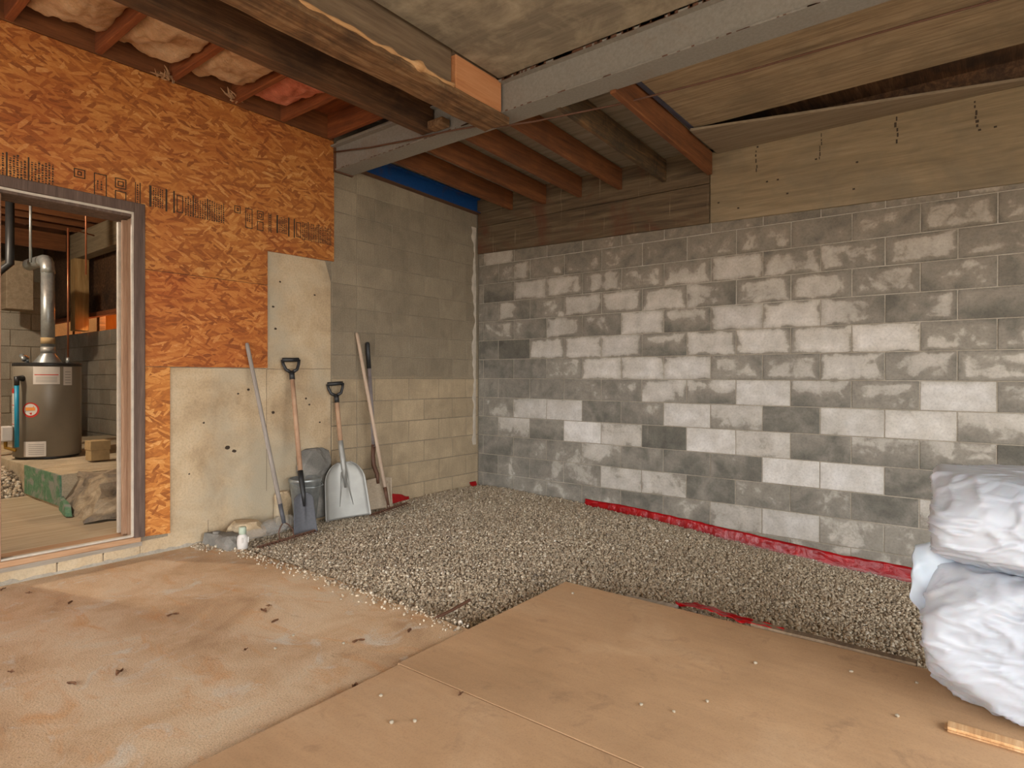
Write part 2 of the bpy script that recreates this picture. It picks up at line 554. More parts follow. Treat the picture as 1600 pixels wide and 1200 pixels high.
M['frame_wood_y'] = wood('door_sill_wood', (146, 108, 76), (178, 138, 102), (200, 164, 128), 'y', 1.2)
M['grey_wood'] = wood('grey_weathered_wood', (120, 108, 94), (150, 138, 122), (172, 160, 144), 'y', 1.2)
M['trimwhite'] = plain('white_weather_strip', (196, 184, 166), .6)
M['handle_grey'] = wood('grey_handle', (120, 110, 102), (148, 138, 128), (166, 156, 146), 'z', 3)
M['handle_tan'] = wood('tan_handle', (150, 116, 88), (178, 142, 112), (196, 162, 132), 'z', 3, stain=(140, 92, 66), stain_amt=.5, stain_sc=6)
M['handle_pale'] = wood('pale_handle', (160, 134, 112), (186, 162, 140), (202, 180, 158), 'z', 3)
M['handle_lilac'] = plain('grey_fibreglass', (140, 130, 128), .5)
M['black'] = plain('black_plastic', (38, 38, 38), .45)
M['darksteel'] = mat_steel('dark_spade_steel', (84, 84, 88), (128, 92, 70), .5)
M['alu'] = plain('dull_aluminium', (164, 162, 155), .5, .45, var=.08, sc=6)
M['muddy'] = mat_steel('mud_caked_steel', (176, 158, 134), (92, 64, 50), .95, 9.0)
M['galv'] = plain('galvanised_sheet', (160, 164, 162), .38, .6, var=.15, sc=20)
M['heater'] = plain('taupe_enamel', (132, 124, 110), .38, .1, var=.03)
M['white'] = plain('white_label', (214, 208, 200), .6, var=.04)
M['redlabel'] = plain('red_label', (196, 52, 40), .6, var=.05)
M['orange_label'] = plain('orange_label', (236, 150, 70), .6, var=.05)
M['greytext'] = plain('grey_print', (150, 146, 140), .6, var=.05)
M['bluepipe'] = plain('blue_pipe', (24, 142, 178), .4, var=.05)
M['copper'] = plain('copper_pipe', (178, 112, 78), .35, .7, var=.1)
M['brass'] = plain('brass', (190, 150, 70), .35, .7)
M['card'] = plain('cardboard', (176, 150, 108), .85)
M['util_floor'] = wood('utility_floor', (150, 132, 106), (182, 164, 136), (200, 184, 158), 'y', .5, stain=(168, 140, 106), stain_amt=.5)
M['post'] = wood('post_wood', (140, 104, 60), (178, 142, 90), (200, 166, 114), 'z', 1.0)
M['timber'] = wood('old_timber', (108, 92, 70), (140, 122, 94), (160, 142, 114), 'x', .8)
M['stone'] = mat_concrete('loose_pebble', (140, 126, 106), (168, 154, 132), (190, 178, 156), sc=30)
M['leaf'] = plain('dead_leaf', (120, 82, 54), .9, var=.3, sc=40)
M['driveway'] = mat_concrete('driveway', (150, 142, 130), (168, 160, 148), (182, 175, 163))


def mat_green():
    t = NT('flaking_green_paint')
    v = t.coord()
    n = t.noise(v, 7, 6, .65, .6)
    n2 = t.noise(v, 40, 4, .6)
    col = t.ramp(n2, [(.3, lin((74, 118, 88))), (.7, lin((110, 150, 118)))])
    col = t.mix(t.ramp(n, [(.5, 0.0), (.58, .8)]), col, lin((150, 148, 142)))
    return t.bsdf(col, .8, bump=n, bumpd=.004, bumps=.4)


M['green'] = mat_green()


def mat_glow():
    t = NT('lit_orange_wall')
    n = t.noise(t.coord(), 4, 4)
    return t.bsdf(t.ramp(n, [(.3, lin((232, 130, 36))), (.7, lin((246, 160, 60)))]), .8)


M['orangewall'] = mat_glow()

# ------------------------------------------------------------------ setting: ground, floor, walls
o = tag(build(MB().box(-30, 40, -40, 30, -.75, -.7), 'ground', M['driveway'], origin=(0, 0, -.7)), kind='structure')
tag(o, 'grey ground outside the carport', 'ground')
o = tag(build(MB().box(7.2, 40, -40, 30, -.12, -.03).box(-8.5, 7.2, -40, -8.4, -.12, -.03), 'driveway', M['driveway'], origin=(12, -9, -.12)), kind='structure')
tag(o, 'grey driveway outside the open side of the carport', 'driveway')
o = tag(build(MB().box(-.2, .5, -8.6, -8.4, -.5, 3.6).box(5.5, 7.4, -8.6, -8.4, -.5, 3.6).box(.5, 5.5, -8.6, -8.4, 2.42, 3.6), 'wall_rear', M['driveway'], origin=(3, -8.5, -.5)), 'plain rear wall of the carport with an opening added for light behind the camera', 'wall', kind='structure')
o = tag(build(MB().box(7.2, 7.4, -8.4, -8.0, -.5, 3.6).box(7.2, 7.4, -1.7, .2, -.5, 3.6).box(7.2, 7.4, -8.0, -1.7, 2.42, 3.6), 'wall_front', M['driveway'], origin=(7.3, -4, -.5)), 'front wall of the carport around the wide opening', 'wall', kind='structure')

# slab with a slightly crumbled edge towards the gravel
mb = MB()
edge = []
for i in range(61):
    x = 2.75 * i / 60
    edge.append((x, -2.855 - .05 * smoothstep(1.2, 2.4, x) + .012 * noise.noise((x * 9, 0, 3)) + .008 * noise.noise((x * 30, 1, 3)), 0))
poly = [(0, -8.4, 0), (7.2, -8.4, 0), (7.2, -2.30, 0), (2.75, -2.30, 0)] + edge[::-1]
poly = [(p[0], p[1], -.5) for p in poly]
mb.prism(poly, (0, 0, .5))
slab = tag(build(mb, 'floor', M['floor'], origin=(0, 0, 0)), 'tan dirty, stained concrete floor slab', 'floor', kind='structure')

# ---- right wall: running-bond concrete blocks with recessed mortar
wr = tag(build(MB().box(0, 7.2, .0035, .2, -.6, 2.56)  .box(0, 7.2, .03, .2, 2.56, 3.5), 'wall_right', M['mortar'], origin=(0, 0, 0)), kind='structure')
tag(wr, 'concrete block wall with white salt bloom behind the gravel', 'wall')
wr.rotation_euler = (0, .0046, 0)


def block_mesh(L, H=.194, D=.06, bev=.003):
    bm = bmesh.new()
    bmesh.ops.create_cube(bm, size=1)
    for v in bm.verts:
        v.co = Vector((v.co.x * L, v.co.y * D, v.co.z * H))
    bmesh.ops.bevel(bm, geom=list(bm.edges), offset=bev, segments=1, affect='EDGES')
    me = bpy.data.meshes.new('block')
    bm.to_mesh(me)
    bm.free()
    return me


BM = {}


def block(parent, mat, x0, x1, z0, z1, face, axis, col=None, key=''):
    """a block lying in the wall: axis 'x' -> face towards -y at y=face; axis 'y' -> face towards +x at x=face"""
    L, H = round(x1 - x0 - .007, 3), round(z1 - z0 - .007, 3)
    if L < .02 or H < .02:
        return
    k = (L, H, mat.name, key)
    if k not in BM:
        BM[k] = block_mesh(L, H)
        BM[k].materials.append(mat)
    o = bpy.data.objects.new('block', BM[k])
    COL.objects.link(o)
    o.parent = parent
    jit = RND.uniform(-.0012, .0012)
    if axis == 'x':
        o.location = Vector(((x0 + x1) / 2, face + .03 + jit, (z0 + z1) / 2)) - Vector(parent.location)
    else:
        o.location = Vector((face - .03 + jit, (x0 + x1) / 2, (z0 + z1) / 2)) - Vector(parent.location)
        o.rotation_euler = (0, 0, math.pi / 2)
    if col:
        o.color = col
    return o


# salt bloom codes: one group of four digits (top-left, top-right, bottom-left, bottom-right; 0 damp, 9 white) per block
SALT = {
    6: '3333 7777 3333 3322 3333 3333 4433 3333 3333 4433 4444 4444 4444',
    5: '3333 3767 3344 3355 3333 3333 4334 3355 5343 2333 5555 4444 4444',
    4: '3434 4500 7777 7667 6666 2356 3377 7777 3377 7363 3757 4443 4444',
    3: '4444 8271 2517 8855 7755 5577 8181 3777 5555 5454 5514 3333 3333',
    2: '3333 5533 7121 8272 5511 8888 7600 8868 7788 8282 1716 5520 3322',
    1: '2222 0000 4788 7788 8985 5611 7677 7778 6688 8888 2255 1255 2244',
    0: '2222 2222 3333 4645 7879 8888 8887 6245 4555 6776 6643 5555 4444',
    -1: '2222 3333 3333 3333 3333 4882 7821 9999 7711 4535 9999 4433 3333',
    -2: '3333 4334 5868 6888 1111 2522 8888 7725 1111 7787 7777 7733 3333',
    -3: '2222 5846 4422 9999 6567 0000 8788 6766 3311 5522 5611 0011 1111',
    -4: '2222 3333 3434 3333 5533 3322 1111 2211 9999 9898 3311 2222 2222',
    -5: '2222 3333 4433 3335 7777 7556 1111 4343 3422 1111 6632 3333 3333',
    -6: '3333 3333 3333 3333 3333 2222 3322 6656 8788 4343 4333 3333 3333',
    -7: '3333 3333 3333 3333 3333 4444 4444 4444 4444 4444 4444 4444 4444',
}
for k, codes in SALT.items():
    codes = codes.split()
    z0 = 1.165 + .203 * k
    z1 = z0 + .203 if k < 6 else z0 + .155
    e0 = -.138 if k % 2 else .069 - .414
    for i in range(19):
        a, b = e0 + .414 * i, e0 + .414 * (i + 1)
        if a > 7.0:
            break
        a, b = max(a, 0.0), min(b, 7.0)
        if b - a < .03:
            continue
        j = i if k % 2 else i
        c = codes[min(j, len(codes) - 1)]
        if j >= len(codes):
            c = '%d%d%d%d' % tuple(RND.choice([(3, 3, 3, 3), (5, 5, 4, 3), (2, 2, 2, 2), (6, 6, 5, 5)]))
        col = [.47 + ((int(d) + .5) / 10 - .47) * .80 for d in c]
        block(wr, M['salt'], a, b, z0, z1, 0.0, 'x', col)

# timber and plywood cladding on the upper right wall
def clad(name, pts, th, mat, label, bev=.003, y=0.0):
    mb = MB().prism([(p[0], y, p[1]) for p in pts], (0, -th, 0))
    ob = build(mb, name, mat, wr, bevel=bev)
    recalc(ob)
    if label: ob['label'] = label
    return ob


wr_rot = wr.rotation_euler.copy()
clad('rim_board', [(.005, 2.515), (2.545, 2.465), (2.545, 2.79), (.005, 2.80)], .028, M['rim'], 'dark damp rim board with rust streaks')
clad('rim_board', [(.005, 2.804), (2.545, 2.795), (2.545, 3.12), (.005, 3.14)], .028, M['rim'], 'damp upper rim board behind the joists')
clad('plywood_panel', [(2.55, 2.465), (4.99, 2.405), (4.99, 3.02), (2.55, 3.045)], .020, M['ply_old'], 'grey-brown weathered plywood panel above the blocks')
clad('plywood_panel', [(4.995, 2.405), (7.0, 2.36), (7.0, 3.01), (4.995, 3.02)], .020, M['ply_old'], 'weathered plywood panel continuing above the blocks')
# black drips under the ledge
for (x, z, h, w) in [(2.92, 3.0, .16, .012), (3.38, 2.99, .17, .008), (3.86, 2.99, .15, .012), (4.3, 2.98, .15, .014)]:
    mb = MB()
    zz = z + .015
    while zz > z - h:
        hh = RND.uniform(.012, .035)
        dx = RND.uniform(-.008, .008)
        ww = w * RND.uniform(.6, 1.3)
        mb.box(x + dx - ww / 2, x + dx + ww / 2, -.0215, -.0195, zz - hh, zz)
        zz -= hh + RND.uniform(.0, .02)
    ob = build(mb, 'drip_mark', M['ink'], wr)
mb = MB()
for (x, z) in [(2.62, 2.62), (3.0, 2.72), (3.08, 2.72), (3.35, 2.82), (3.62, 2.74), (4.32, 2.8), (4.4, 2.8), (3.15, 2.6), (3.6, 2.55), (2.78, 2.55)]:
    mb.box(x - .008, x + .008, -.0212, -.0195, z - .006, z + .006)
build(mb, 'nail_hole', M['ink'], wr)

# ---- left wall core with a door opening (y -4.09 .. -3.40, z .13 .. 2.235)
mb = MB()
mb.box(-.20, -.0035, -8.4, -4.16, -.5, 3.5)
mb.box(-.20, -.0035, -4.16, -3.36, 2.30, 3.5)
mb.box(-.20, -.0035, -4.16, -3.36, -.5, .06)
mb.box(-.20, -.0035, -3.36, .2, -.5, 3.5)
wl = tag(build(mb, 'wall_left', M['mortar_tan'], origin=(0, 0, 0)), kind='structure')
tag(wl, 'left wall of strand board, poured concrete and block with a doorway', 'wall')

# strand board sheets
ob = build(MB().prism([(0, -5.9, 2.29), (0, -3.337, 2.29), (0, -3.337, 1.88), (0, -2.472, 1.88), (0, -2.472, 2.142), (0, -1.868, 2.152), (0, -1.868, 3.168), (0, -5.9, 3.168)], (.012, 0, 0)), 'strand_board', M['osb'], wl, bevel=.0015)
ob['label'] = 'large orange strand board sheet with black stencil print'
osb_main = ob
ob = build(MB().prism([(0, -3.337, 1.242), (0, -2.472, 1.244), (0, -2.472, 1.877), (0, -3.337, 1.877)], (.012, 0, 0)), 'strand_board', M['osb_red'], wl, bevel=.0015)
ob['label'] = 'reddish strand board sheet beside the door'
ob = build(MB().prism([(0, -3.337, .128), (0, -3.179, .118), (0, -3.179, 1.239), (0, -3.337, 1.239)], (.012, 0, 0)), 'strand_board', M['osb_light'], wl, bevel=.0015)
ob['label'] = 'narrow pale strand board strip down to the floor'
ob = build(MB().prism([(0, -6.6, -.0), (0, -4.16, -.0), (0, -4.16, 2.287), (0, -6.6, 2.287)], (.012, 0, 0)), 'strand_board', M['osb'], wl, bevel=.0015)
recalc(ob)
for c in wl.children:
    recalc(c)

# stencil print on the strand board: boxes, tall bars and close-set columns of small type
mb = MB()
def bar(y0, y1, z0, z1):
    mb.box(.0119, .0127, y0, y1, z0, z1)
def boxline(y0, y1, z0, z1, w=.006):
    bar(y0, y0 + w, z0, z1); bar(y1 - w, y1, z0, z1); bar(y0, y1, z0, z0 + w); bar(y0, y1, z1 - w, z1)
def typecol(y, z0, z1, w=.009):
    z = z0
    while z < z1:
        h = RND.uniform(.006, .013)
        bar(y + RND.uniform(0, .002), y + w * RND.uniform(.8, 1.2), z, min(z + h, z1))
        z += h + RND.uniform(.003, .006)
def stamp(y, s=1.0):
    z0, z1 = 2.285, 2.435
    boxline(y, y + .06 * s, z1 - .055, z1); boxline(y + .018, y + .042 * s, z1 - .04, z1 - .015)
    boxline(y + .105 * s, y + .175 * s, z0, z1)
    typecol(y + .12 * s, z0 + .05, z0 + .11); typecol(y + .14 * s, z0 + .05, z0 + .11)
    boxline(y + .22 * s, y + .285 * s, z1 - .065, z1); boxline(y + .235 * s, y + .27 * s, z1 - .05, z1 - .018)
    boxline(y + .22 * s, y + .285 * s, z0, z1 - .08)
    bar(y + .335 * s, y + .34 * s, z0, z1); typecol(y + .345 * s, z0 + .01, z1 - .01); bar(y + .362 * s, y + .368 * s, z0, z1)
    yy = y + .42 * s
    bar(yy, yy + .014, z0 + .01, z1)
    for q in range(5):
        typecol(yy + .022 + q * .014, z0 + .015, z1 - .01, .008)
    bar(yy + .1, yy + .112, z0, z1); bar(yy + .15, yy + .16, z0, z1)
    boxline(yy + .172, yy + .215, z0 + .01, z1 - .02)
    for q in range(17):
        if q in (3, 9):
            bar(yy + .228 + q * .0165, yy + .236 + q * .0165, z0, z1)
        else:
            typecol(yy + .226 + q * .0165, z0, z1 - RND.uniform(0, .03), .010)
stamp(-3.73)
stamp(-2.735, .8)
stamp(-4.75)
# trim the second run so it stays on the sheet
keep = []
for f in mb.f:
    if max(mb.v[i][1] for i in f) < -1.872:
        keep.append(f)
mb.f = keep
ob = build(mb, 'stencil_print', M['ink'], osb_main)
ob['label'] = 'black stencil lettering and boxes'

# poured concrete part
mb = MB()
poly = [(-3.36, -.3), (-1.889, -.3), (-1.889, 1.98), (-1.915, 2.06), (-1.945, 2.15), (-2.48, 2.15), (-2.48, 1.24), (-3.19, 1.24), (-3.19, .10), (-3.36, .10)]
mb.prism([(-.03, y, z) for y, z in poly], (.03, 0, 0))
ob = recalc(build(mb, 'concrete_panel', M['concrete'], wl, bevel=.006))
ob['label'] = 'tan poured concrete foundation section'
for y0, y1 in [(-4.6, -3.812), (-3.806, -3.572), (-3.566, -3.36)]:
    ob = recalc(build(MB().box(-.05, .001, y0, y1, -.3, .085), 'foundation_block', M['concrete'], wl, bevel=.004))
# spalled band along the floor
mb = MB()
def spall(u, v):
    y = -4.6 + 1.75 * u
    h = .028 + .02 * noise.noise((y * 6, 2, 0)) + .012 * noise.noise((y * 21, 5, 0))
    return (.012 - .011 * v + .003 * noise.noise((y * 40, v * 4, 1)), y, -.01 + max(.006, h) * v)
mb.grid(spall, 120, 3)
build(mb, 'cement_fillet', M['mortar'], wl, smooth=True)

mb = MB()
for (y, z, r) in [(-2.78, .66, .016), (-2.73, .63, .014), (-2.42, 1.72, .010), (-2.40, 1.55, .010), (-2.36, 1.92, .008), (-2.13, 1.0, .009), (-2.1, .95, .008), (-2.62, 1.08, .010),
                  (-2.70, 1.05, .008), (-2.05, 1.85, .008), (-2.95, .85, .008), (-2.2, .72, .009), (-2.0, .8, .008), (-2.42, .9, .012), (-3.05, .5, .006)]:
    n = 9
    mb.prism([(-.002, y + r * 1.3 * math.cos(6.283 * q / n) * RND.uniform(.7, 1.1), z + r * math.sin(6.283 * q / n) * RND.uniform(.7, 1.1)) for q in range(n)], (.0026, 0, 0))
part_p = recalc(build(mb, 'pit_mark', M['ink'], wl))
part_p['label'] = 'dark pits in the poured concrete'
mb = MB()
def crack(p, q, w):
    a, b = Vector(p), Vector(q)
    n = 14
    pts = [a + (b - a) * i / n + Vector((0, .004 * noise.noise((i * .7, p[0], 1)), .004 * noise.noise((i * .9, 2, p[1])))) for i in range(n + 1)]
    mb.tube([(.0002, v.y, v.z) for v in pts], w, 5)
crack((0, -2.475, 1.235), (0, -1.895, 1.245), .0016)
crack((0, -2.475, 1.235), (0, -2.475, .3), .0012)
crack((0, -2.92, .16), (0, -2.921, .02), .0014)
part_p = build(mb, 'crack_line', M['ink'], wl)

# blocks of the left wall near the corner
for k in range(-6, 10):
    z0 = 1.165 + .203 * k
    if z0 > 2.95: break
    z1 = min(z0 + .203, 2.975)
    # joints measured from the corner; the two bonds alternate
    e = [0.0, -.194, -.6, -1.008, -1.42, -1.62, -1.885] if k % 2 else [0.0, -.403, -.807, -1.218, -1.622, -1.885]
    for a, b in zip(e[1:], e[:-1]):
        block(wl, M['block_left'], a, b, z0, z1, .0, 'y')
    # white crust in the corner
mb = MB()
def crust(u, v):
    z = .45 + 2.35 * u
    w = max(.0, .05 + .05 * noise.noise((z * 3.0, 7, 0)) + .03 * noise.noise((z * 11, 3, 1)))
    return (.004 * math.sin(math.pi * v) + .0012 + .002 * noise.noise((z * 30, v * 5, 2)), -.035 - .02 * noise.noise((z * 2.2, 1, 5)) - w * v, z)
mb.grid(crust, 160, 6)
build(mb, 'salt_crust', M['trimwhite'], wl, smooth=True)

# ---- door frame
dr = thing('door_1', (0, -3.75, .06), 'brown wooden door frame around the open doorway to the utility room', 'door frame')
dr['kind'] = 'structure'
def part(mb, name, mat, parent, label=None, **kw):
    ob = recalc(build(mb, name, mat, parent, **kw))
    if label: ob['label'] = label
    return ob
part(MB().box(.0, .022, -3.402, -3.337, .13, 2.30), 'casing', M['frame_brown'], dr, 'dark brown side casing', bevel=.003)
part(MB().box(.0, .022, -4.6, -3.402, 2.237, 2.30), 'casing', M['frame_brown'], dr, 'dark brown head casing', bevel=.003)
part(MB().box(-.2, .008, -3.402, -3.365, .13, 2.237), 'jamb', M['frame_wood'], dr, bevel=.003)
part(MB().box(-.2, .008, -4.14, -4.072, .13, 2.2), 'jamb', M['frame_wood'], dr, bevel=.003)
part(MB().box(-.2, .008, -4.6, -3.402, 2.205, 2.237), 'head', M['frame_brown'], dr, bevel=.003)
part(MB().box(-.002, .012, -3.414, -3.402, .14, 2.225), 'weather_strip', M['trimwhite'], dr, 'flaking white weather strip', rough=(6, .003, 9))
part(MB().box(-.002, .012, -4.6, -3.402, 2.222, 2.236), 'weather_strip', M['trimwhite'], dr, 'flaking white weather strip', rough=(6, .003, 9))
part(MB().box(-.12, -.09, -3.43, -3.402, .14, 2.2), 'door_stop', M['frame_wood'], dr, bevel=.002)
part(MB().box(-.2, -.17, -3.428, -3.402, .14, 2.2), 'back_trim', M['trimwhite'], dr, bevel=.002)
part(MB().box(-.2, .02, -4.6, -3.36, .10, .135), 'threshold', M['frame_wood_y'], dr, 'orange-brown wooden threshold', bevel=.004)
part(MB().box(-.03, .006, -4.6, -3.402, .135, .149), 'sill_strip', M['trimwhite'], dr, 'worn pale sill strip', bevel=.004)
part(MB().box(-.05, .012, -4.6, -3.35, .072, .1), 'packing_board', M['grey_wood'], dr, 'split grey packing board below the threshold', rough=(8, .006, 7))

# ------------------------------------------------------------------ ceiling
ce = tag(build(MB().box(-.2, 7.4, -8.6, .2, 3.52, 3.6), 'ceiling', M['deck'], origin=(0, 0, 3.52)), kind='structure')
tag(ce, 'boarded carport ceiling with exposed joists', 'ceiling')
# deck panels
part(MB().hexa([(.0, -1.84, 3.16), (2.6, -1.84, 3.15), (2.6, 0, 3.065), (0, 0, 3.11), (.0, -1.84, 3.18), (2.6, -1.84, 3.17), (2.6, 0, 3.085), (0, 0, 3.13)]), 'deck_panel', M['deck'], ce, 'pale grey boards above the back joists')
part(MB().box(2.6, 5.04, -1.84, -.545, 3.048, 3.066), 'ceiling_panel', M['ply_ceil'], ce, 'stained brown plywood ceiling panel', bevel=.002)
part(MB().box(5.045, 7.2, -1.84, -.545, 3.048, 3.066), 'ceiling_panel', M['ply_ceil'], ce, bevel=.002)
part(MB().box(1.84, 4.18, -4.3, -1.91, 3.130, 3.146), 'ceiling_panel', M['ply_mould'], ce, 'mouldy plywood ceiling panel', bevel=.002)
part(MB().box(4.185, 7.2, -4.3, -1.91, 3.130, 3.146), 'ceiling_panel', M['ply_mould'], ce, bevel=.002)
part(MB().box(1.76, 4.18, -8.4, -4.305, 3.128, 3.146), 'ceiling_panel', M['ply_mould'], ce, bevel=.002)
part(MB().box(4.185, 7.2, -8.4, -4.305, 3.128, 3.146), 'ceiling_panel', M['ply_mould'], ce, bevel=.002)
part(MB().box(2.6, 7.2, -.545, -.03, 3.16, 3.175), 'gap_board', M['beam_dark'], ce, 'dark board seen up through the gap')
part(MB().box(2.6, 7.2, -.06, -.032, 3.035, 3.158), 'gap_backing', M['beam_dark'], ce, 'dark board behind the ledge')
part(MB().box(2.605, 2.635, -1.66, -.56, 3.04, 3.048), 'edge_strap', M['strap'], ce, 'dark strap along the plywood edge')
# tapering ledge board on top of the wall panel
mb = MB().prism([(2.62, -.61, 3.012), (3.3, -.43, 3.008), (4.55, -.12, 3.000), (7.0, -.10, 2.99), (7.0, -.02, 2.99), (2.62, -.02, 3.012)], (0, 0, .02))
part(mb, 'ledge_board', M['ledge'], ce, 'pale tapering board along the top of the wall panel', bevel=.003)
# back joists, sloping down to the wall
for i, (x, zb) in enumerate([(.506, 2.912), (.924, 2.898), (1.336, 2.891), (1.761, 2.883), (2.185, 2.868), (2.585, 2.848)]):
    y0, y1 = -1.70, -.032
    s = .033
    t0 = zb - s * y0
    mb = MB().hexa([(x - .042, y0, t0), (x, y0, t0), (x, y1, zb), (x - .042, y1, zb), (x - .042, y0, t0 + .186), (x, y0, t0 + .186), (x, y1, zb + .186), (x - .042, y1, zb + .186)])
    part(mb, 'joist', M['joist_old'] if i == 4 else M['joist'], ce, 'dark mouldy joist' if i == 4 else None, bevel=.004)
# cross joists over the strand board, insulation between them
for y in (-4.47, -4.04, -3.60, -3.165, -2.735, -2.345, -1.915):
    part(MB().box(-.1, 1.16, y - .02, y + .022, 3.178, 3.37), 'cross_joist', M['joist_x'], ce, bevel=.004)
part(MB().box(-.03, .012, -5.9, -1.87, 3.172, 3.37), 'header_board', M['joist'], ce, 'red-brown header board above the strand board')
part(MB().box(-.1, 1.76, -8.4, -1.9, 3.372, 3.39), 'deck_panel', M['joist_x'], ce, 'red-brown boards above the insulation')


def batt(y0, y1, x0, x1, z, sag, mat, label, seed):
    mb = MB()
    def bot(u, v):
        x, y = x0 + (x1 - x0) * u, y0 + (y1 - y0) * v
        e = (math.sin(math.pi * min(max(u, .001), .999)) ** .35) * (math.sin(math.pi * min(max(v, .001), .999)) ** .3)
        n = noise.fractal((x * 3 + seed, y * 4, 0), 1, 2, 5) * .05 + noise.noise((x * 13, y * 17 + seed, 2)) * .018
        return (x + .02 * noise.noise((y * 9, seed, 1)), y + .015 * noise.noise((x * 9, seed, 4)), z + .09 * (1 - e) - sag * e + n)
    mb.grid(bot, 40, 26)
    def top(u, v):
        return (x0 + (x1 - x0) * u, y1 + (y0 - y1) * v, z + .15)
    mb.grid(top, 2, 2)
    part_ = build(mb, 'insulation_batt', mat, ce, smooth=True)
    part_['label'] = label


batt(-4.45, -4.05, .14, 1.12, 3.19, .01, M['insul_pale'], 'pale insulation batt above the door', 9)
batt(-4.03, -3.61, .12, 1.12, 3.19, .02, M['insul_pale'], 'pale insulation batt between joists', 6)
batt(-3.57, -3.19, .10, 1.12, 3.19, .025, M['insul_pale'], 'sagging pale pink insulation batt', 1)
batt(-3.14, -2.76, .10, 1.12, 3.19, .03, M['insul_pale'], 'sagging cream insulation batt', 2)
batt(-2.71, -2.37, .12, 1.12, 3.20, .02, M['insul_pink'], 'pink insulation batt', 3)
# wisps of insulation caught on the header
for (y, x, z, mt) in [(-3.21, .03, 3.15, 'insul_pale'), (-2.76, .05, 3.17, 'insul_pale')]:
    mb = MB()
    for q in range(16):
        p = Vector((x + RND.uniform(-.01, .03), y + RND.uniform(-.06, .04), z + RND.uniform(0, .05)))
        d = Vector((RND.uniform(-.01, .02), RND.uniform(-.09, .05), RND.uniform(-.025, .05)))
        mb.tube([p, p + d * .5 + Vector((0, 0, RND.uniform(-.01, .01))), p + d], [.008, .006, .001], 5)
    ob = build(mb, 'insulation_wisp', M[mt], ce, smooth=True)

# steel I-beam
sb = thing('steel_beam', (0, -1.78, 2.925), 'grey primed steel I-beam crossing the ceiling', 'beam')
part(MB().box(-.003, 7.2, -1.868, -1.685, 2.925, 2.937), 'bottom_flange', M['steel'], sb, bevel=.002)
part(MB().box(-.003, 7.2, -1.856, -1.846, 2.937, 3.115), 'web', M['steel'], sb)
part(MB().box(-.003, 7.2, -1.905, -1.685, 3.115, 3.127), 'top_flange', M['steel'], sb, bevel=.002)
mb = MB()
for q in range(150):
    x = RND.uniform(1.85, 6.3)
    l = RND.uniform(.01, .05)
    mb.box(x, x + l, -1.908, -1.904, 3.114 - RND.uniform(0, .002), 3.128)
for q in range(120):
    x = RND.uniform(.05, 6.3)
    l = RND.uniform(.01, .04)
    mb.box(x, x + l, -1.8695, -1.867, 2.9255, 2.9255 + RND.uniform(.003, .008))
part(mb, 'rust_scale', M['rust'], sb, 'rust along the flange edges')
part(MB().box(-.003, .025, -1.875, -1.68, 2.915, 3.13), 'bearing_plate', M['rust'], sb, 'rusty bearing plate at the wall')

bb = thing('blue_beam', (0, -.8, 2.95), 'blue painted steel beam on top of the block wall in the corner', 'beam')
def sl(y): return 2.945 - .024 * y
mb = MB()
for (xa, xb, za, zb) in ((.002, .012, 0, .16), (.002, .06, 0, .012), (.002, .06, .148, .16)):
    mb.hexa([(xa, -1.67, sl(-1.67) + za), (xb, -1.67, sl(-1.67) + za), (xb, -.03, sl(0) + za), (xa, -.03, sl(0) + za),
             (xa, -1.67, sl(-1.67) + zb), (xb, -1.67, sl(-1.67) + zb), (xb, -.03, sl(0) + zb), (xa, -.03, sl(0) + zb)])
part(mb, 'channel', M['blue'], bb)
mb = MB().hexa([(.002, -1.67, sl(-1.67) - .006), (.072, -1.67, sl(-1.67) - .006), (.072, -.03, sl(0) - .006), (.002, -.03, sl(0) - .006),
                (.002, -1.67, sl(-1.67) - .0005), (.072, -1.67, sl(-1.67) - .0005), (.072, -.03, sl(0) - .0005), (.002, -.03, sl(0) - .0005)])
part(mb, 'bearing_strip', M['rust'], bb, 'rusty strip below the blue beam')

# dark timber beam bearing on the steel flange
tb = thing('timber_beam', (1.14, -5.1, 2.955), 'dark stained timber beam between the insulation and the rotten beam', 'beam')
part(MB().box(1.085, 1.20, -8.4, -1.872, 2.956, 3.178), 'timber', M['beam_dark'], tb, rough=(30, .004, 5), bevel=0)
part(MB().box(1.21, 1.36, -1.95, -1.872, 2.945, 3.0), 'packing_block', M['beam_rot'], tb, 'short packing block on the flange', bevel=.004)
rb = thing('rotten_beam', (1.64, -5.1, 2.955), 'rotten splintered timber beam with orange packing block', 'beam')
mb = MB().box(1.62, 1.83, -8.4, -1.79, 2.874, 2.922)
part(mb, 'lower_timber', M['beam_rot'], rb, rough=(40, .010, 6))
part(MB().box(1.66, 1.80, -8.4, -2.318, 2.924, 3.37), 'upper_board', M['board_brown'], rb, bevel=.004)
part(MB().box(1.66, 1.832, -2.314, -1.872, 2.924, 3.127), 'packing_block', M['wood_new'], rb, 'clean orange packing block', bevel=.006)
part(MB().box(1.66, 1.82, -2.314, -1.91, 3.128, 3.37), 'upper_block', M['board_brown'], rb)
mb = MB()
pts, rs = [], []
for q in range(60):
    y = -3.7 + 1.37 * q / 59
    pts.append((1.826 + .012 * noise.noise((y * 6, 0, 0)), y, 2.926 + .014 * noise.noise((y * 8, 3, 0))))
    kn = math.exp(-((y + 2.62) / .035) ** 2) * .02
    rs.append(max(.003, .012 + .009 * noise.noise((y * 14, 1, 1)) + kn))
mb.tube(pts, rs, 8)
part(mb, 'splinter', M['splinter'], rb, 'pale splintered edge with a knot', smooth=True)

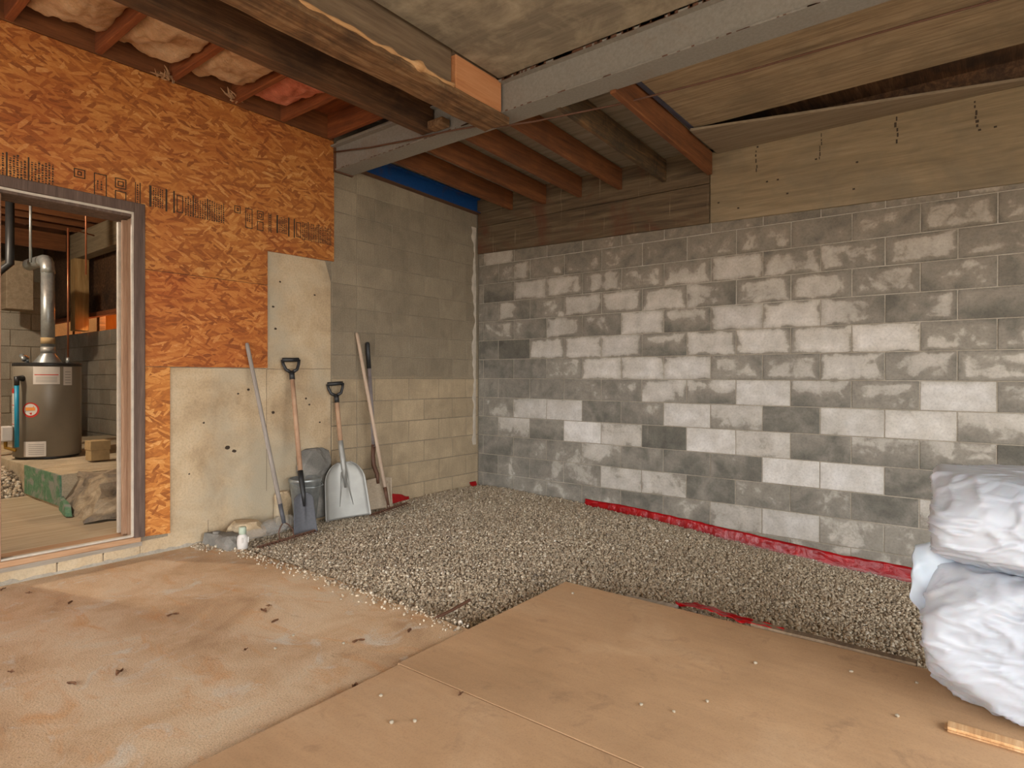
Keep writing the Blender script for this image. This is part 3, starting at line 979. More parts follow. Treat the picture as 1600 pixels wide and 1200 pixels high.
# thin rusty cable sagging under the beam
cab = [(.03, -1.885, 3.07), (.5, -1.884, 3.0), (1.0, -1.884, 2.945), (1.35, -1.884, 2.915), (1.6, -1.85, 2.90), (1.68, -1.76, 2.90), (1.95, -1.66, 2.905), (2.5, -1.48, 2.935), (3.2, -1.32, 2.98), (3.9, -1.22, 3.02), (4.6, -1.15, 3.036)]
ob = build(MB().tube(cab, .0065, 8), 'rusty_rod', M['rust'], smooth=True)
tag(ob, 'thin rusty rod running under the steel beam to the plywood ceiling', 'rod')

# ------------------------------------------------------------------ gravel
def gz(x, y):
    h = -.012 - .195 * smoothstep(1.2, 4.1, x)
    h += .014 * noise.noise((x * 1.6, y * 1.6, 0)) + .008 * noise.noise((x * 5, y * 5, 3))
    h += .03 * math.exp(-((x - .3) ** 2 + (y + .6) ** 2) / .5)              # slight heap in the corner
    h += .16 * math.exp(-(((x - 3.22) / .22) ** 2 + ((y + 2.03) / .07) ** 2))    # spill over the board
    h -= .034 * math.exp(-(y / .2) ** 2) * smoothstep(1.0, 1.5, x)
    # keep below the slab edge and the plywood
    if x > 2.45:
        h -= .03 * (1 - smoothstep(-2.3, -1.9, y))
    if y < -2.7 and x < 2.55:
        h = min(h, -.004)
    return h


gx0, gx1, gy0, gy1 = 0.003, 7.19, -2.98, -.004
nx, ny = 220, 100
gv, gf, tone = [], [], []
for i in range(nx + 1):
    for j in range(ny + 1):
        x, y = gx0 + (gx1 - gx0) * i / nx, gy0 + (gy1 - gy0) * j / ny
        gv.append((x, y, gz(x, y) - .008))
        tone.append(.3)
base_f = np.array([(i * (ny + 1) + j, (i + 1) * (ny + 1) + j, (i + 1) * (ny + 1) + j + 1, i * (ny + 1) + j, (i + 1) * (ny + 1) + j + 1, i * (ny + 1) + j + 1)
                   for i in range(nx) for j in range(ny)], dtype=np.int32).reshape(-1, 3)
rng = np.random.default_rng(5)
bm = bmesh.new()
bmesh.ops.create_icosphere(bm, subdivisions=1, radius=1)
ico_v = np.array([v.co[:] for v in bm.verts])
ico_f = np.array([[v.index for v in f.verts] for f in bm.faces], dtype=np.int32)
bm.free()


def in_gravel(x, y):
    if x > 2.49 and y < -2.10: return False
    if y < -2.855 - .05 * smoothstep(1.2, 2.4, x) + .02: return False
    return True


pts = []
NS = 126000
while len(pts) < NS:
    x = RND.uniform(0.014, 5.45)
    y = RND.uniform(-2.98, -.014)
    if in_gravel(x, y):
        pts.append((x, y, gz(x, y)))
# a few strays along the slab edge, at the foot of the left wall
for q in range(500):
    x = RND.uniform(.25, 2.45)
    pts.append((x, -2.87 - abs(RND.gauss(0, .05)), .003))
for q in range(420):
    y = RND.uniform(-3.06, -2.8)
    pts.append((.01 + abs(RND.gauss(0, .10)) * (1 + (y + 3.06) * 2), y, .004))
pts = np.array(pts)
N = len(pts)
sz = np.clip(rng.lognormal(math.log(.0057), .33, N), .003, .0125)
ax = rng.normal(size=(N, 4))
ax /= np.linalg.norm(ax, axis=1)[:, None]
w_, x_, y_, z_ = ax.T
Rm = np.stack([np.stack([1 - 2 * (y_ ** 2 + z_ ** 2), 2 * (x_ * y_ - z_ * w_), 2 * (x_ * z_ + y_ * w_)], -1),
               np.stack([2 * (x_ * y_ + z_ * w_), 1 - 2 * (x_ ** 2 + z_ ** 2), 2 * (y_ * z_ - x_ * w_)], -1),
               np.stack([2 * (x_ * z_ - y_ * w_), 2 * (y_ * z_ + x_ * w_), 1 - 2 * (x_ ** 2 + y_ ** 2)], -1)], 1)
shape = rng.uniform(.65, 1.3, (N, 1, 3))
jit = rng.uniform(.78, 1.15, (N, len(ico_v), 1))
loc = ico_v[None] * shape * jit * sz[:, None, None]
loc = np.einsum('nij,nvj->nvi', Rm, loc)
lift = rng.uniform(-.3, .75, N) * sz
wv = loc + pts[:, None, :] + np.stack([np.zeros(N), np.zeros(N), lift], -1)[:, None, :]
st_t = np.clip(rng.beta(2.2, 2.2, N), 0, 1)
allv = np.concatenate([np.array(gv), wv.reshape(-1, 3)])
allf = np.concatenate([base_f, (ico_f[None] + (len(gv) + np.arange(N) * len(ico_v))[:, None, None]).reshape(-1, 3)])
allt = np.concatenate([np.array(tone), np.repeat(st_t, len(ico_v))]).astype(np.float32)


def raw_mesh(name, V, F3, T):
    me = bpy.data.meshes.new(name)
    me.vertices.add(len(V))
    me.vertices.foreach_set('co', V.astype(np.float32).ravel())
    me.loops.add(len(F3) * 3)
    me.loops.foreach_set('vertex_index', F3.astype(np.int32).ravel())
    me.polygons.add(len(F3))
    me.polygons.foreach_set('loop_start', np.arange(0, len(F3) * 3, 3, dtype=np.int32))
    a = me.attributes.new('tone', 'FLOAT', 'POINT')
    a.data.foreach_set('value', T)
    me.update(calc_edges=True)
    return me


o = link('gravel', raw_mesh('gravel', allv, allf, allt), M['gravel'])
tag(o, 'bed of small grey-beige crushed gravel in front of the block wall', 'gravel', kind='stuff')

# ------------------------------------------------------------------ plywood sheets on the floor
for i, (y0, y1, lab) in enumerate([(-3.362, -2.118, 'tan plywood sheet on the floor with its far edge against the gravel'),
                                   (-4.61, -3.366, 'tan plywood sheet on the floor nearest the camera, beyond the seam')]):
    mb = MB().box(2.492 + .012 * i, 4.945, y0, y1, .001, .019)
    ob = recalc(build(mb, 'plywood_sheet', M['ply_floor'], bevel=.002))
    tag(ob, lab, 'plywood sheet', 'plywood sheets on the floor')

# board along the far edge of the sheet
ob = recalc(build(MB().box(3.5, 4.14, -2.113, -2.07, -.04, .03), 'edge_board', M['board_brown'], rough=(10, .004, 6)))
tag(ob, 'weathered grey board along the plywood edge, right of the red scrap', 'board')
ob = recalc(build(MB().hexa([(2.86, -2.112, -.02), (3.12, -2.108, -.02), (3.13, -2.055, -.02), (2.84, -2.075, -.02), (2.86, -2.112, .012), (3.12, -2.108, .012), (3.13, -2.055, .016), (2.84, -2.075, .012)]), 'edge_board', M['grey_wood'], bevel=.003))
tag(ob, 'short grey board end at the plywood edge, left of the red scrap', 'board')
# red polythene scrap wrapped over the board
mb = MB()
def scrap(u, v):
    x = 3.12 + .52 * u + .02 * noise.noise((v * 4, u * 5, 2))
    w = .13 * (1 - .7 * u) * min(1, u * 5 + .15)
    y = -2.09 + .03 * (1 - u) + w * (v - .5) + .012 * noise.noise((u * 9, 2, 1))
    z = .03 + .02 * math.exp(-((u - .25) / .25) ** 2) + .016 * noise.noise((u * 10, v * 4, 1)) - .03 * v * (1 - u)
    return (x, y, z)
mb.grid(scrap, 60, 8)
ob = build(mb, 'red_plastic_scrap', M['red'], smooth=True)
sol = ob.modifiers.new('thickness', 'SOLIDIFY'); sol.thickness = .0015
tag(ob, 'crumpled scrap of red polythene at the plywood edge', 'plastic scrap')

# ------------------------------------------------------------------ red membrane strips at the wall foot
def strip(name, fn, n, label, hw):
    mb = MB()
    mb.grid(fn, n, 6)
    ob = build(mb, name, M['red'], smooth=True)
    s = ob.modifiers.new('thickness', 'SOLIDIFY'); s.thickness = .002
    tag(ob, label, 'plastic strip', 'red membrane strips at the wall foot')
    return ob


def rs(u, v):
    x = 1.36 + 3.4 * u
    top = .022 - .168 * smoothstep(1.2, 4.2, x) + .012 * noise.noise((x * 3, 0, 0)) + .006 * noise.noise((x * 12, 0, 2))
    z = top - .10 * v
    y = -.008 - .022 * v - .012 * abs(noise.noise((x * 9, v * 2, 0))) - .008 * abs(noise.noise((x * 24, v * 3, 5)))
    return (x, y, z)


strip('red_membrane', rs, 260, 'long red polythene strip along the foot of the salt-stained block wall', .1)
def rs2(u, v):
    y = -1.02 - .62 * u
    top = .085 + .01 * noise.noise((y * 8, 0, 0)) - .03 * smoothstep(0, .25, 1 - abs(u * 2 - 1) - .7 if False else (.25 - u if u < .25 else 0)) * 0
    top = .04 + .05 * smoothstep(0, .3, u) + .008 * noise.noise((y * 14, 0, 0))
    return (.008 + .02 * v + .01 * abs(noise.noise((y * 16, v * 2, 1))), y, top - .09 * v)
strip('red_membrane', rs2, 60, 'red polythene strip at the wall foot behind the shovels', .1)
def rs3(u, v):
    y = -.05 - .1 * u
    return (.01 + .03 * v + .006 * noise.noise((y * 30, v, 1)), y, .055 - .05 * v)
strip('red_membrane', rs3, 12, 'tiny red polythene tab in the wall corner', .03)
mb = MB()
def clr(u, v):
    x = 2.3 + 2.4 * u
    top = -.05 - .168 * smoothstep(1.2, 4.2, x) + .004
    return (x, -.05 - .05 * v - .02 * noise.noise((x * 10, v, 3)), top - .04 * v + .012 * noise.noise((x * 17, v * 2, 1)))
mb.grid(clr, 200, 4)
ob = build(mb, 'clear_film', M['clear_thin'], smooth=True)
tag(ob, 'strip of clear polythene film in front of the long red strip', 'plastic film')

# ------------------------------------------------------------------ hand tools leaning on the left wall
def tool(name, foot, top, label, cat, twist=0.0, group='hand tools leaning on the wall'):
    """Empty at the tool's foot: local z runs up the shaft, local y points out of the wall, local x along the wall"""
    f, t = Vector(foot), Vector(top)
    z = (t - f).normalized()
    out = Vector((1, 0, 0))
    y = (out - z * out.dot(z)).normalized()
    x = y.cross(z)
    m = Matrix((x, y, z)).transposed().to_4x4()
    m = m @ Matrix.Rotation(twist, 4, 'Z')
    m.translation = f
    o = thing(name, f, label, cat, group)
    o.rotation_euler = m.to_euler()
    return o, (t - f).length


def tp(mb, name, mat, par, smooth=False, label=None, **kw):
    me_o = build_local(mb, name, mat, par, smooth, **kw)
    if label: me_o['label'] = label
    return me_o


def build_local(mb, name, mat, par, smooth=False, bevel=0, solid=0):
    me = mb.mesh(name)
    bm = bmesh.new(); bm.from_mesh(me)
    bmesh.ops.recalc_face_normals(bm, faces=bm.faces)
    if bevel:
        bmesh.ops.bevel(bm, geom=[e for e in bm.edges if len(e.link_faces) == 2 and e.calc_face_angle(0) > .6], offset=bevel, segments=2, affect='EDGES')
    bm.to_mesh(me); bm.free()
    if smooth:
        me.polygons.foreach_set('use_smooth', [True] * len(me.polygons))
    o = link(name, me, mat, par)
    if solid:
        s = o.modifiers.new('thickness', 'SOLIDIFY'); s.thickness = solid; s.offset = 0
    return o


def d_grip(par, z, w=.125, h=.15, mat='black'):
    g = MB()
    # socket, two arms, cross bar
    g.tube([(0, 0, z - .01), (0, 0, z + .055)], [.021, .02], 14)
    for s in (-1, 1):
        g.tube([(0, 0, z + .045), (s * w * .33, 0, z + .07), (s * w * .46, 0, z + h * .75), (s * w * .5, 0, z + h)], [.014, .013, .012, .013], 10)
    g.tube([(-w * .5, 0, z + h), (w * .5, 0, z + h)], .0165, 12)
    return tp(g, 'd_grip', M[mat], par, smooth=True, label='black plastic D-shaped grip')


def blade(par, w_top, w_bot, h, curve, z0, mat, shoulder=.06, rib=0.0, name='blade', label=None, th=.004, side=0.0, corner=.02, lean=.035):
    b = MB()
    def fn(u, v):
        z = z0 + h * v
        # width narrows at the shoulder, with slightly rounded bottom corners
        w = w_bot + (w_top - w_bot) * v
        if v > 1 - shoulder / h:
            q = (v - (1 - shoulder / h)) / (shoulder / h)
            w = w * math.sqrt(max(.02, 1 - (q * .93) ** 2))
        if v < corner / h:
            q = 1 - v / (corner / h)
            w = w - corner * .5 * (1 - math.sqrt(max(0, 1 - q * q)))
        s = (u - .5) * 2
        x = s * w * .5
        y = curve * (s * s) * (1 - .3 * v) + side * max(0, abs(s) - .86) / .14
        y += lean * (v ** 2)
        if rib:
            y += rib * math.exp(-(s / .16) ** 2) * smoothstep(.1, .9, v)
        return (x, y, z)
    b.grid(fn, 28, 30)
    return tp(b, name, M[mat], par, smooth=True, label=label, solid=th)


def rake_head(par, half, zf, mat='rust', arms=.055):
    b = MB()
    b.box(-half, half, -.006, .006, .0, .018)
    ob = tp(b, 'rake_bar', M[mat], par, bevel=.002)
    for q in range(15):
        x = -half + .012 + (2 * half - .024) * q / 14
        t = MB().tube([(x, .004, .008), (x, .03, .004), (x, .06, -.012)], [.0045, .004, .002], 6)
        tp(t, 'tine', M[mat], par, smooth=True)
    a = MB()
    for s in (-1, 1):
        a.tube([(0, 0, zf), (s * arms * .6, 0, zf - .03), (s * arms, 0, zf - .065), (s * arms, 0, .012)], .0045, 8)
    tp(a, 'bow', M[mat], par, smooth=True)


# 1 bow rake, grey handle
t, L = tool('bow_rake', (.43, -2.565, .012), (.026, -2.647, 1.425), 'bow rake with long grey wooden handle, leftmost tool at the wall', 'rake')
rake_head(t, .23, .13)
tp(MB().tube([(0, 0, .12), (0, 0, .26)], [.014, .017], 12), 'ferrule', M['darksteel'], t, smooth=True)
tp(MB().tube([(0, 0, .26), (0, 0, .6), (0, 0, L - .02), (0, 0, L)], [.0165, .0155, .0145, .011], 14), 'handle', M['handle_grey'], t, smooth=True)
# 2 D-handle spade
t, L = tool('spade', (.365, -2.375, .006), (.05, -2.30, 1.31), 'spade with dark narrow blade, wooden shaft and black D grip', 'spade', -.35)
blade(t, .135, .175, .30, .012, 0, 'darksteel', .05, .012, label='dark rust-worn blade')
tp(MB().tube([(0, .035, .2), (0, .034, .3), (0, .012, .40), (0, 0, .47)], [.008, .018, .021, .021], 14), 'socket', M['black'], t, smooth=True, label='dark steel socket')
tp(MB().tube([(0, .002, .45), (0, 0, .9), (0, 0, L - .12)], [.0185, .0175, .017], 14), 'shaft', M['handle_tan'], t, smooth=True)
d_grip(t, L - .15)
# 3 aluminium scoop
t, L = tool('grain_scoop', (.20, -1.872, .012), (.05, -1.885, 1.12), 'wide aluminium scoop shovel with short wooden shaft and black D grip', 'shovel', -.45)
blade(t, .31, .37, .46, .035, 0, 'alu', .16, .02, side=.02, lean=.012, label='wide silver blade with flutes')
tp(MB().tube([(0, .03, .25), (0, .036, .42), (0, .022, .52), (0, 0, .58), (0, 0, .64)], [.008, .022, .024, .022, .021], 14), 'socket', M['alu'], t, smooth=True)
for s in (-1, 1):
    tp(MB().tube([(s * .016, .026, .38), (s * .03, .010, .26), (s * .055, .006, .10)], [.008, .007, .002], 8), 'flute', M['alu'], t, smooth=True)
tp(MB().tube([(0, 0, .60), (0, 0, L - .12)], [.0195, .0185], 14), 'shaft', M['handle_tan'], t, smooth=True)
d_grip(t, L - .15)
# 5 black-grip square shovel
t, L = tool('square_shovel', (.20, -1.55, .03), (.026, -1.528, 1.485), 'square shovel with black foam grip, grey shaft and mud-caked blade', 'shovel', -.35)
blade(t, .235, .24, .27, .008, 0, 'muddy', .012, 0, side=.025, label='square blade caked with dried mud')
tp(MB().tube([(0, .04, .22), (0, .03, .30), (.012, -.01, .38), (.012, -.012, .46), (.004, 0, .56)], [.012, .019, .02, .019, .019], 14), 'socket', M['rust'], t, smooth=True, label='rusty curved socket')
tp(MB().tube([(.004, 0, .54), (0, 0, .8), (0, 0, L - .2)], [.018, .0175, .0175], 14), 'shaft', M['handle_lilac'], t, smooth=True)
tp(MB().tube([(0, 0, L - .235), (0, 0, L - .015), (0, 0, L)], [.0195, .0195, .014], 14), 'grip', M['black'], t, smooth=True, label='black foam grip')
# 4 second bow rake, pale handle
t, L = tool('bow_rake', (.30, -1.515, .03), (.026, -1.645, 1.565), 'bow rake with pale wooden handle crossing the black-grip shovel', 'rake')
rake_head(t, .21, .10, arms=.012)
tp(MB().tube([(0, 0, .04), (0, 0, .2)], [.012, .017], 12), 'ferrule', M['rust'], t, smooth=True)
tp(MB().tube([(0, 0, .2), (0, 0, .7), (0, 0, L - .02), (0, 0, L)], [.0165, .0155, .0145, .011], 14), 'handle', M['handle_pale'], t, smooth=True)

# ------------------------------------------------------------------ rubble and bits at the wall foot
def lump(name, c, r, mat, label, cat, seed, amp=.25, sub=3, group=None, flat=1.0):
    bm = bmesh.new()
    bmesh.ops.create_icosphere(bm, subdivisions=sub, radius=1)
    for v in bm.verts:
        d = 1 + amp * noise.fractal(v.co * 1.3 + Vector((seed, 0, 0)), 1, 2, 3)
        q = v.co * d
        # facet it a little
        q = Vector((max(-.82, min(.82, q.x)), max(-.85, min(.85, q.y)), max(-.8, min(.8, q.z))))
        v.co = Vector((q.x * r[0], q.y * r[1], q.z * r[2]))
    me = bpy.data.meshes.new(name)
    bm.to_mesh(me); bm.free()
    ob = link(name, me, mat, None, c)
    tag(ob, label, cat, group)
    return ob


lump('rubble_stone', (.045, -2.09, .46), (.05, .17, .17), M['concrete_dark'], 'upper grey rubble stone bulging from the broken foundation', 'rubble', 2.0, .35, group='rubble in the broken foundation')
lump('rubble_stone', (.042, -2.02, .2), (.045, .11, .22), M['concrete_dark'], 'dark rubble stone beside the scoop blade', 'rubble', 5.0, .4, group='rubble in the broken foundation')
lump('rubble_stone', (.042, -2.37, .16), (.045, .07, .16), M['concrete'], 'tan broken concrete lump left of the galvanised bucket', 'rubble', 8.0, .35, group='rubble in the broken foundation')
bk = thing('galvanised_pail', (.17, -2.25, .0), 'tapered galvanised sheet metal pail wedged between spade and rubble', 'pail')
mb = MB().lathe([(.07, .0), (.075, .01), (.118, .36), (.124, .365), (.124, .385), (.118, .39), (.112, .385), (.07, .03)], (.17, -2.25, .0), 28)
part(mb, 'body', M['galv'], bk, smooth=True)
part(MB().tube([(.255, -2.332, .335), (.272, -2.347, .335)], [.016, .014], 12), 'rivet', M['trimwhite'], bk, 'white rivet')
part(MB().tube([(.17, -2.372, .36), (.26, -2.345, .33), (.295, -2.25, .325), (.26, -2.15, .33), (.17, -2.128, .36)], .004, 6), 'bail', M['galv'], bk)

lump('concrete_chunk', (.13, -2.72, .055), (.13, .14, .10), M['concrete'], 'broken tan concrete chunk at the foot of the wall', 'rubble', 12.0, .35)
lump('concrete_chunk', (.24, -2.87, .03), (.12, .10, .075), M['concrete_dark'], 'flat grey concrete chunk between the wedge and the white cup', 'rubble', 17.0, .3)
ob = recalc(build(MB().prism([(.05, -2.99, .0), (.19, -2.955, .0), (.16, -2.88, .0), (.05, -2.90, .0)], (0, .02, .085)).prism([(.12, -2.95, .05), (.16, -2.93, .05), (.13, -2.9, .05)], (0, .0, .05)), 'grey_wedge', M['concrete_dark'], rough=(2, .006, 8), bevel=.003))
tag(ob, 'small dark grey wedge of stone at the slab corner by the wall', 'stone')
# folded clear polythene sleeve lying against the wall
mb = MB()
def sleeve(u, v):
    c = Vector((.22, -2.84, .045)) + (Vector((.12, -2.36, .06)) - Vector((.22, -2.84, .045))) * u
    a = 2 * math.pi * v
    r = .05 + .025 * u
    q = Vector((math.cos(a) * r * 1.25, 0, math.sin(a) * r * .75))
    q *= 1 + .22 * noise.noise((u * 4, math.cos(a) * 2, math.sin(a) * 2)) + .1 * noise.noise((u * 13, math.cos(a) * 4, math.sin(a) * 4))
    return tuple(c + q)
mb.grid(sleeve, 50, 36)
ob = build(mb, 'clear_sleeve', M['clear'], smooth=True)
tag(ob, 'crumpled clear polythene sleeve lying at the foot of the wall', 'plastic film')
# white cup-like cap
cp = thing('white_bottle', (.36, -2.86, .0), 'small white plastic bottle with pale green neck at the slab corner', 'bottle')
part(MB().lathe([(.028, 0), (.034, .004), (.036, .06), (.032, .085), (.02, .1), (.02, .104)], (.36, -2.86, .002), 20), 'body', M['white'], cp, smooth=True)
part(MB().lathe([(.021, .1), (.024, .106), (.024, .145), (.02, .15)], (.36, -2.86, .002), 18), 'neck', plain('pale_green_plastic', (178, 190, 168), .5), cp, smooth=True)
for dx in (-.02, .0, .02):
    part(MB().box(.392, .398, -2.875 + dx + .012, -2.875 + dx + .02, .05, .085), 'grip_rib', M['white'], cp)

ob = build(MB().tube([(2.262, -2.915, .006), (2.25, -2.78, .004), (2.235, -2.64, .008)], .008, 8), 'iron_rod', M['rust'])
tag(ob, 'short rusty iron rod lying across the slab edge on the gravel', 'rod')

# scattered pebbles and dead leaves on slab and plywood
peb = bpy.data.meshes.new('pebble')
bm = bmesh.new()
bmesh.ops.create_icosphere(bm, subdivisions=2, radius=.5)
for v in bm.verts:
    v.co *= 1 + .25 * noise.noise(v.co * 3)
bm.to_mesh(peb); bm.free()
peb.materials.append(M['stone'])
for (fx, fy, on_ply) in [(2.638, -3.57, True), (2.855, -3.608, True), (2.137, -3.357, False), (1.684, -3.035, False), (3.943, -2.33, True), (3.628, -2.487, True), (3.404, -3.052, True), (3.579, -2.89, True), (4.152, -2.281, True), (2.8, -3.66, True), (1.946, -3.568, False), (1.891, -3.447, False), (4.12, -2.589, True), (3.513, -3.025, True), (2.629, -2.263, True)]:
    p = Vector((fx, fy, 0))
    s = RND.uniform(.012, .017)
    ob = link('pebble', peb, None, None, (p.x, p.y, (.019 if on_ply else 0) + s * .3))
    ob.scale = (s, s * RND.uniform(.7, 1.2), s * .7)
    ob.rotation_euler = (0, 0, RND.uniform(0, 6))
    if on_ply:
        tag(ob, 'small pale pebble lying on the plywood sheets', 'pebble', 'pebbles on the plywood')
    else:
        tag(ob, 'small pale pebble lying on the concrete slab', 'pebble', 'pebbles on the slab')
def leaf_mesh(seed, L):
    mb = MB()
    def fn(u, v):
        w = math.sin(math.pi * (u * .94 + .03)) * .22 * L
        return ((u - .5) * L, (v - .5) * w * 2, .004 + .008 * noise.noise((u * 3, v * 2, seed)) + .010 * abs(v - .5))
    mb.grid(fn, 10, 4)
    me = mb.mesh('leaf')
    me.materials.append(M['leaf'])
    return me
lm = [leaf_mesh(1, .045), leaf_mesh(4, .03), leaf_mesh(9, .055)]
for i, (fx, fy, on_ply) in enumerate([(0.628, -3.926, False), (1.478, -3.323, False), (1.513, -3.371, False), (2.271, -3.094, False), (1.866, -3.656, False), (1.662, -4.063, False), (1.62, -4.21, False), (1.324, -4.325, False), (1.215, -3.674, False), (0.1, -4.083, False), (0.285, -4.015, False), (2.174, -3.306, False), (1.683, -3.411, False), (2.863, -3.392, True), (2.488, -3.567, False)]):
    p = Vector((fx, fy, 0))
    ob = link('dead_leaf', lm[i % 3], None, None, (p.x, p.y, .0205 if on_ply else .001))
    ob.rotation_euler = (0, 0, RND.uniform(0, 6.28))
    tag(ob, 'brown dead leaf scrap lying on the floor', 'leaf', 'dead leaves on the floor')

# ------------------------------------------------------------------ white polythene bags
def bagmesh(c, r, seed, nplanes=26, crease=.034, P=24):
    """taut film over a bale: soft intersection of random planes gives flat facets and creases, thin ridges on top"""
    rg = random.Random(seed)
    pl = [((1, 0, 0), 1), ((-1, 0, 0), 1), ((0, 1, 0), 1), ((0, -1, 0), 1), ((0, 0, 1), 1), ((0, 0, -1), .97)]
    pl = [(Vector(p), h) for p, h in pl]
    for i in range(nplanes):
        p = Vector((rg.gauss(0, 1), rg.gauss(0, 1), rg.gauss(0, .9))).normalized()
        sup = abs(p.x) ** 1.0 + abs(p.y) + abs(p.z)
        pl.append((p, 1 + (sup - 1) * rg.uniform(.28, .48)))
    mb = MB()
    def fn(u, v):
        a = 2 * math.pi * u
        b = math.pi * (v - .5)
        n = Vector((math.cos(b) * math.cos(a), math.cos(b) * math.sin(a), math.sin(b)))
        n = (n + .06 * nvec(n * 2.0 + Vector((seed, 0, 0)))).normalized()
        acc = 0.0
        for p, h in pl:
            d = n.dot(p) / h
            if d > .3:
                acc += d ** P
        k = acc ** (-1.0 / P)
        q = n + .4 * nvec(n * 1.3 + Vector((0, seed, 0)))
        rid = max(0, 1 - abs(noise.noise(q * 3.6 + Vector((seed * 2, 3, 0)))) * 7)
        rid2 = max(0, 1 - abs(noise.noise(Vector((q.x * 4.5, q.y * 4.5, q.z * 7)) + Vector((seed * 3, 9, 0)))) * 6)
        k *= 1 + crease * .9 * rid + crease * .55 * rid2 + .02 * noise.noise(n * 2.2 + Vector((seed, 5, 5)))
        return (c[0] + n.x * k * r[0], c[1] + n.y * k * r[1], max(c[2] + n.z * k * r[2], c[2] - r[2]))
    mb.grid(fn, 190, 110, True)
    return mb


b1 = thing('white_bag', (4.52, -2.03, .0), 'lower white polythene wrapped bale standing at the plywood edge', 'bag', 'stacked white bags')
part(bagmesh((4.565, -2.16, .258), (.385, .315, .236), 3), 'wrap', M['bag'], b1, smooth=True)
b2 = thing('white_bag', (4.55, -2.03, .46), 'upper white polythene wrapped bale on top of the stack', 'bag', 'stacked white bags')
part(bagmesh((4.575, -2.13, .648), (.372, .31, .168), 12), 'wrap', M['bag'], b2, smooth=True)
mb = MB()
def flap(u, v):
    # loose end of the wrapping hanging down the left side, u across, v downwards
    A, B, Cc, D = Vector((4.15, -2.313, .545)), Vector((4.36, -2.20, .60)), Vector((4.40, -2.26, .25)), Vector((4.19, -2.30, .23))
    p = A * (1 - u) * (1 - v) + B * u * (1 - v) + Cc * u * v + D * (1 - u) * v
    n = Vector((-.5, -.85, 0))
    bulge = .05 * math.sin(math.pi * v) * math.sin(math.pi * min(1, u + .2)) + .018 * noise.noise((u * 5, v * 4, 4)) + .03 * math.sin(u * 5 + v * 3) * (1 - u)
    q = p + n * bulge
    q.x += .02 * noise.noise((v * 6, 1, 3)) * (1 - u)
    return tuple(q)
mb.grid(flap, 30, 24)
ob = part(mb, 'loose_flap', M['bag'], b2, 'loose flap of the wrapping', smooth=True)
s_ = ob.modifiers.new('thickness', 'SOLIDIFY'); s_.thickness = .002
ob = recalc(build(MB().box(4.25, 4.50, -2.60, -2.54, .0195, .036), 'timber_offcut', M['splinter'], bevel=.008, bseg=2))
tag(ob, 'pale timber offcut in front of the lower white bag', 'timber')

# ------------------------------------------------------------------ utility room beyond the door
tag(build(MB().box(-7.2, -.2, -6.0, -1.85, -.1, .132), 'floor', M['util_floor'], origin=(-3, -4, -.1)), 'pale boarded floor of the utility room', 'floor', kind='structure')
uw = tag(build(MB().box(-5.3, -5.012, -6.0, -2.5, .13, 2.37), 'wall_utility_back', M['mortar_tan'], origin=(-5.1, -4, .13)), 'block wall behind the water heater', 'wall', kind='structure')
for k in range(11):
    z0 = .34 + .203 * (k - 1)
    z1 = min(z0 + .203, 2.37)
    z0 = max(z0, .135)
    y = -2.5 - (0 if k % 2 else .203)
    if not k % 2:
        block(uw, M['block_util'], -2.703, -2.5, z0, z1, -5.0, 'y', key='u')
    while y > -4.6:
        block(uw, M['block_util'], y - .406, y, z0, z1, -5.0, 'y', key='u')
        y -= .406
us = tag(build(MB().box(-8.0, -.2, -1.838, -1.6, .0, 1.83), 'wall_utility_side', M['mortar_tan'], origin=(-4, -1.7, 0)), 'half-height block wall at the side of the utility room', 'wall', kind='structure')
for k in range(10):
    z1 = 1.825 - .203 * k
    z0 = max(z1 - .203, .0)
    if z1 < .15: break
    x = -7.6 + (0 if k % 2 else .203)
    while x < -3.6:
        block(us, M['block_util'], x, x + .406, z0, z1, -1.85, 'x', key='v')
        x += .406
tag(build(MB().box(-8.2, -8.0, -6.2, .3, 0, 3.6).box(-8.2, -.2, -6.2, -6.0, 0, 3.6).box(-8.0, -.2, -.2, .0, 0, 3.6), 'wall_utility_outer', M['mortar_tan'], origin=(-4, -3, 0)), 'dark outer walls of the utility room', 'wall', kind='structure')
uc = tag(build(MB().box(-8.2, -.2, -6.2, .2, 3.42, 3.5), 'ceiling', M['joist'], origin=(-4, -3, 3.42)), 'utility room ceiling with orange joists', 'ceiling', kind='structure')
for x in (-.75, -1.16, -1.57, -1.98, -2.4, -2.82, -3.24, -3.66, -4.08, -4.36, -4.79, -5.2, -5.62):
    part(MB().box(x - .042, x, -6.0, -1.9, 3.2, 3.42), 'joist', M['joist'], uc, bevel=.004)
part(MB().box(-5.9, -5.84, -5.0, -2.1, 2.95, 3.18), 'rim_joist', M['joist'], uc)
part(MB().box(-5.85, -.2, -2.05, -1.9, 2.84, 3.19), 'timber_beam', M['timber'], uc, 'grey-brown timber beam over the post', bevel=.006)
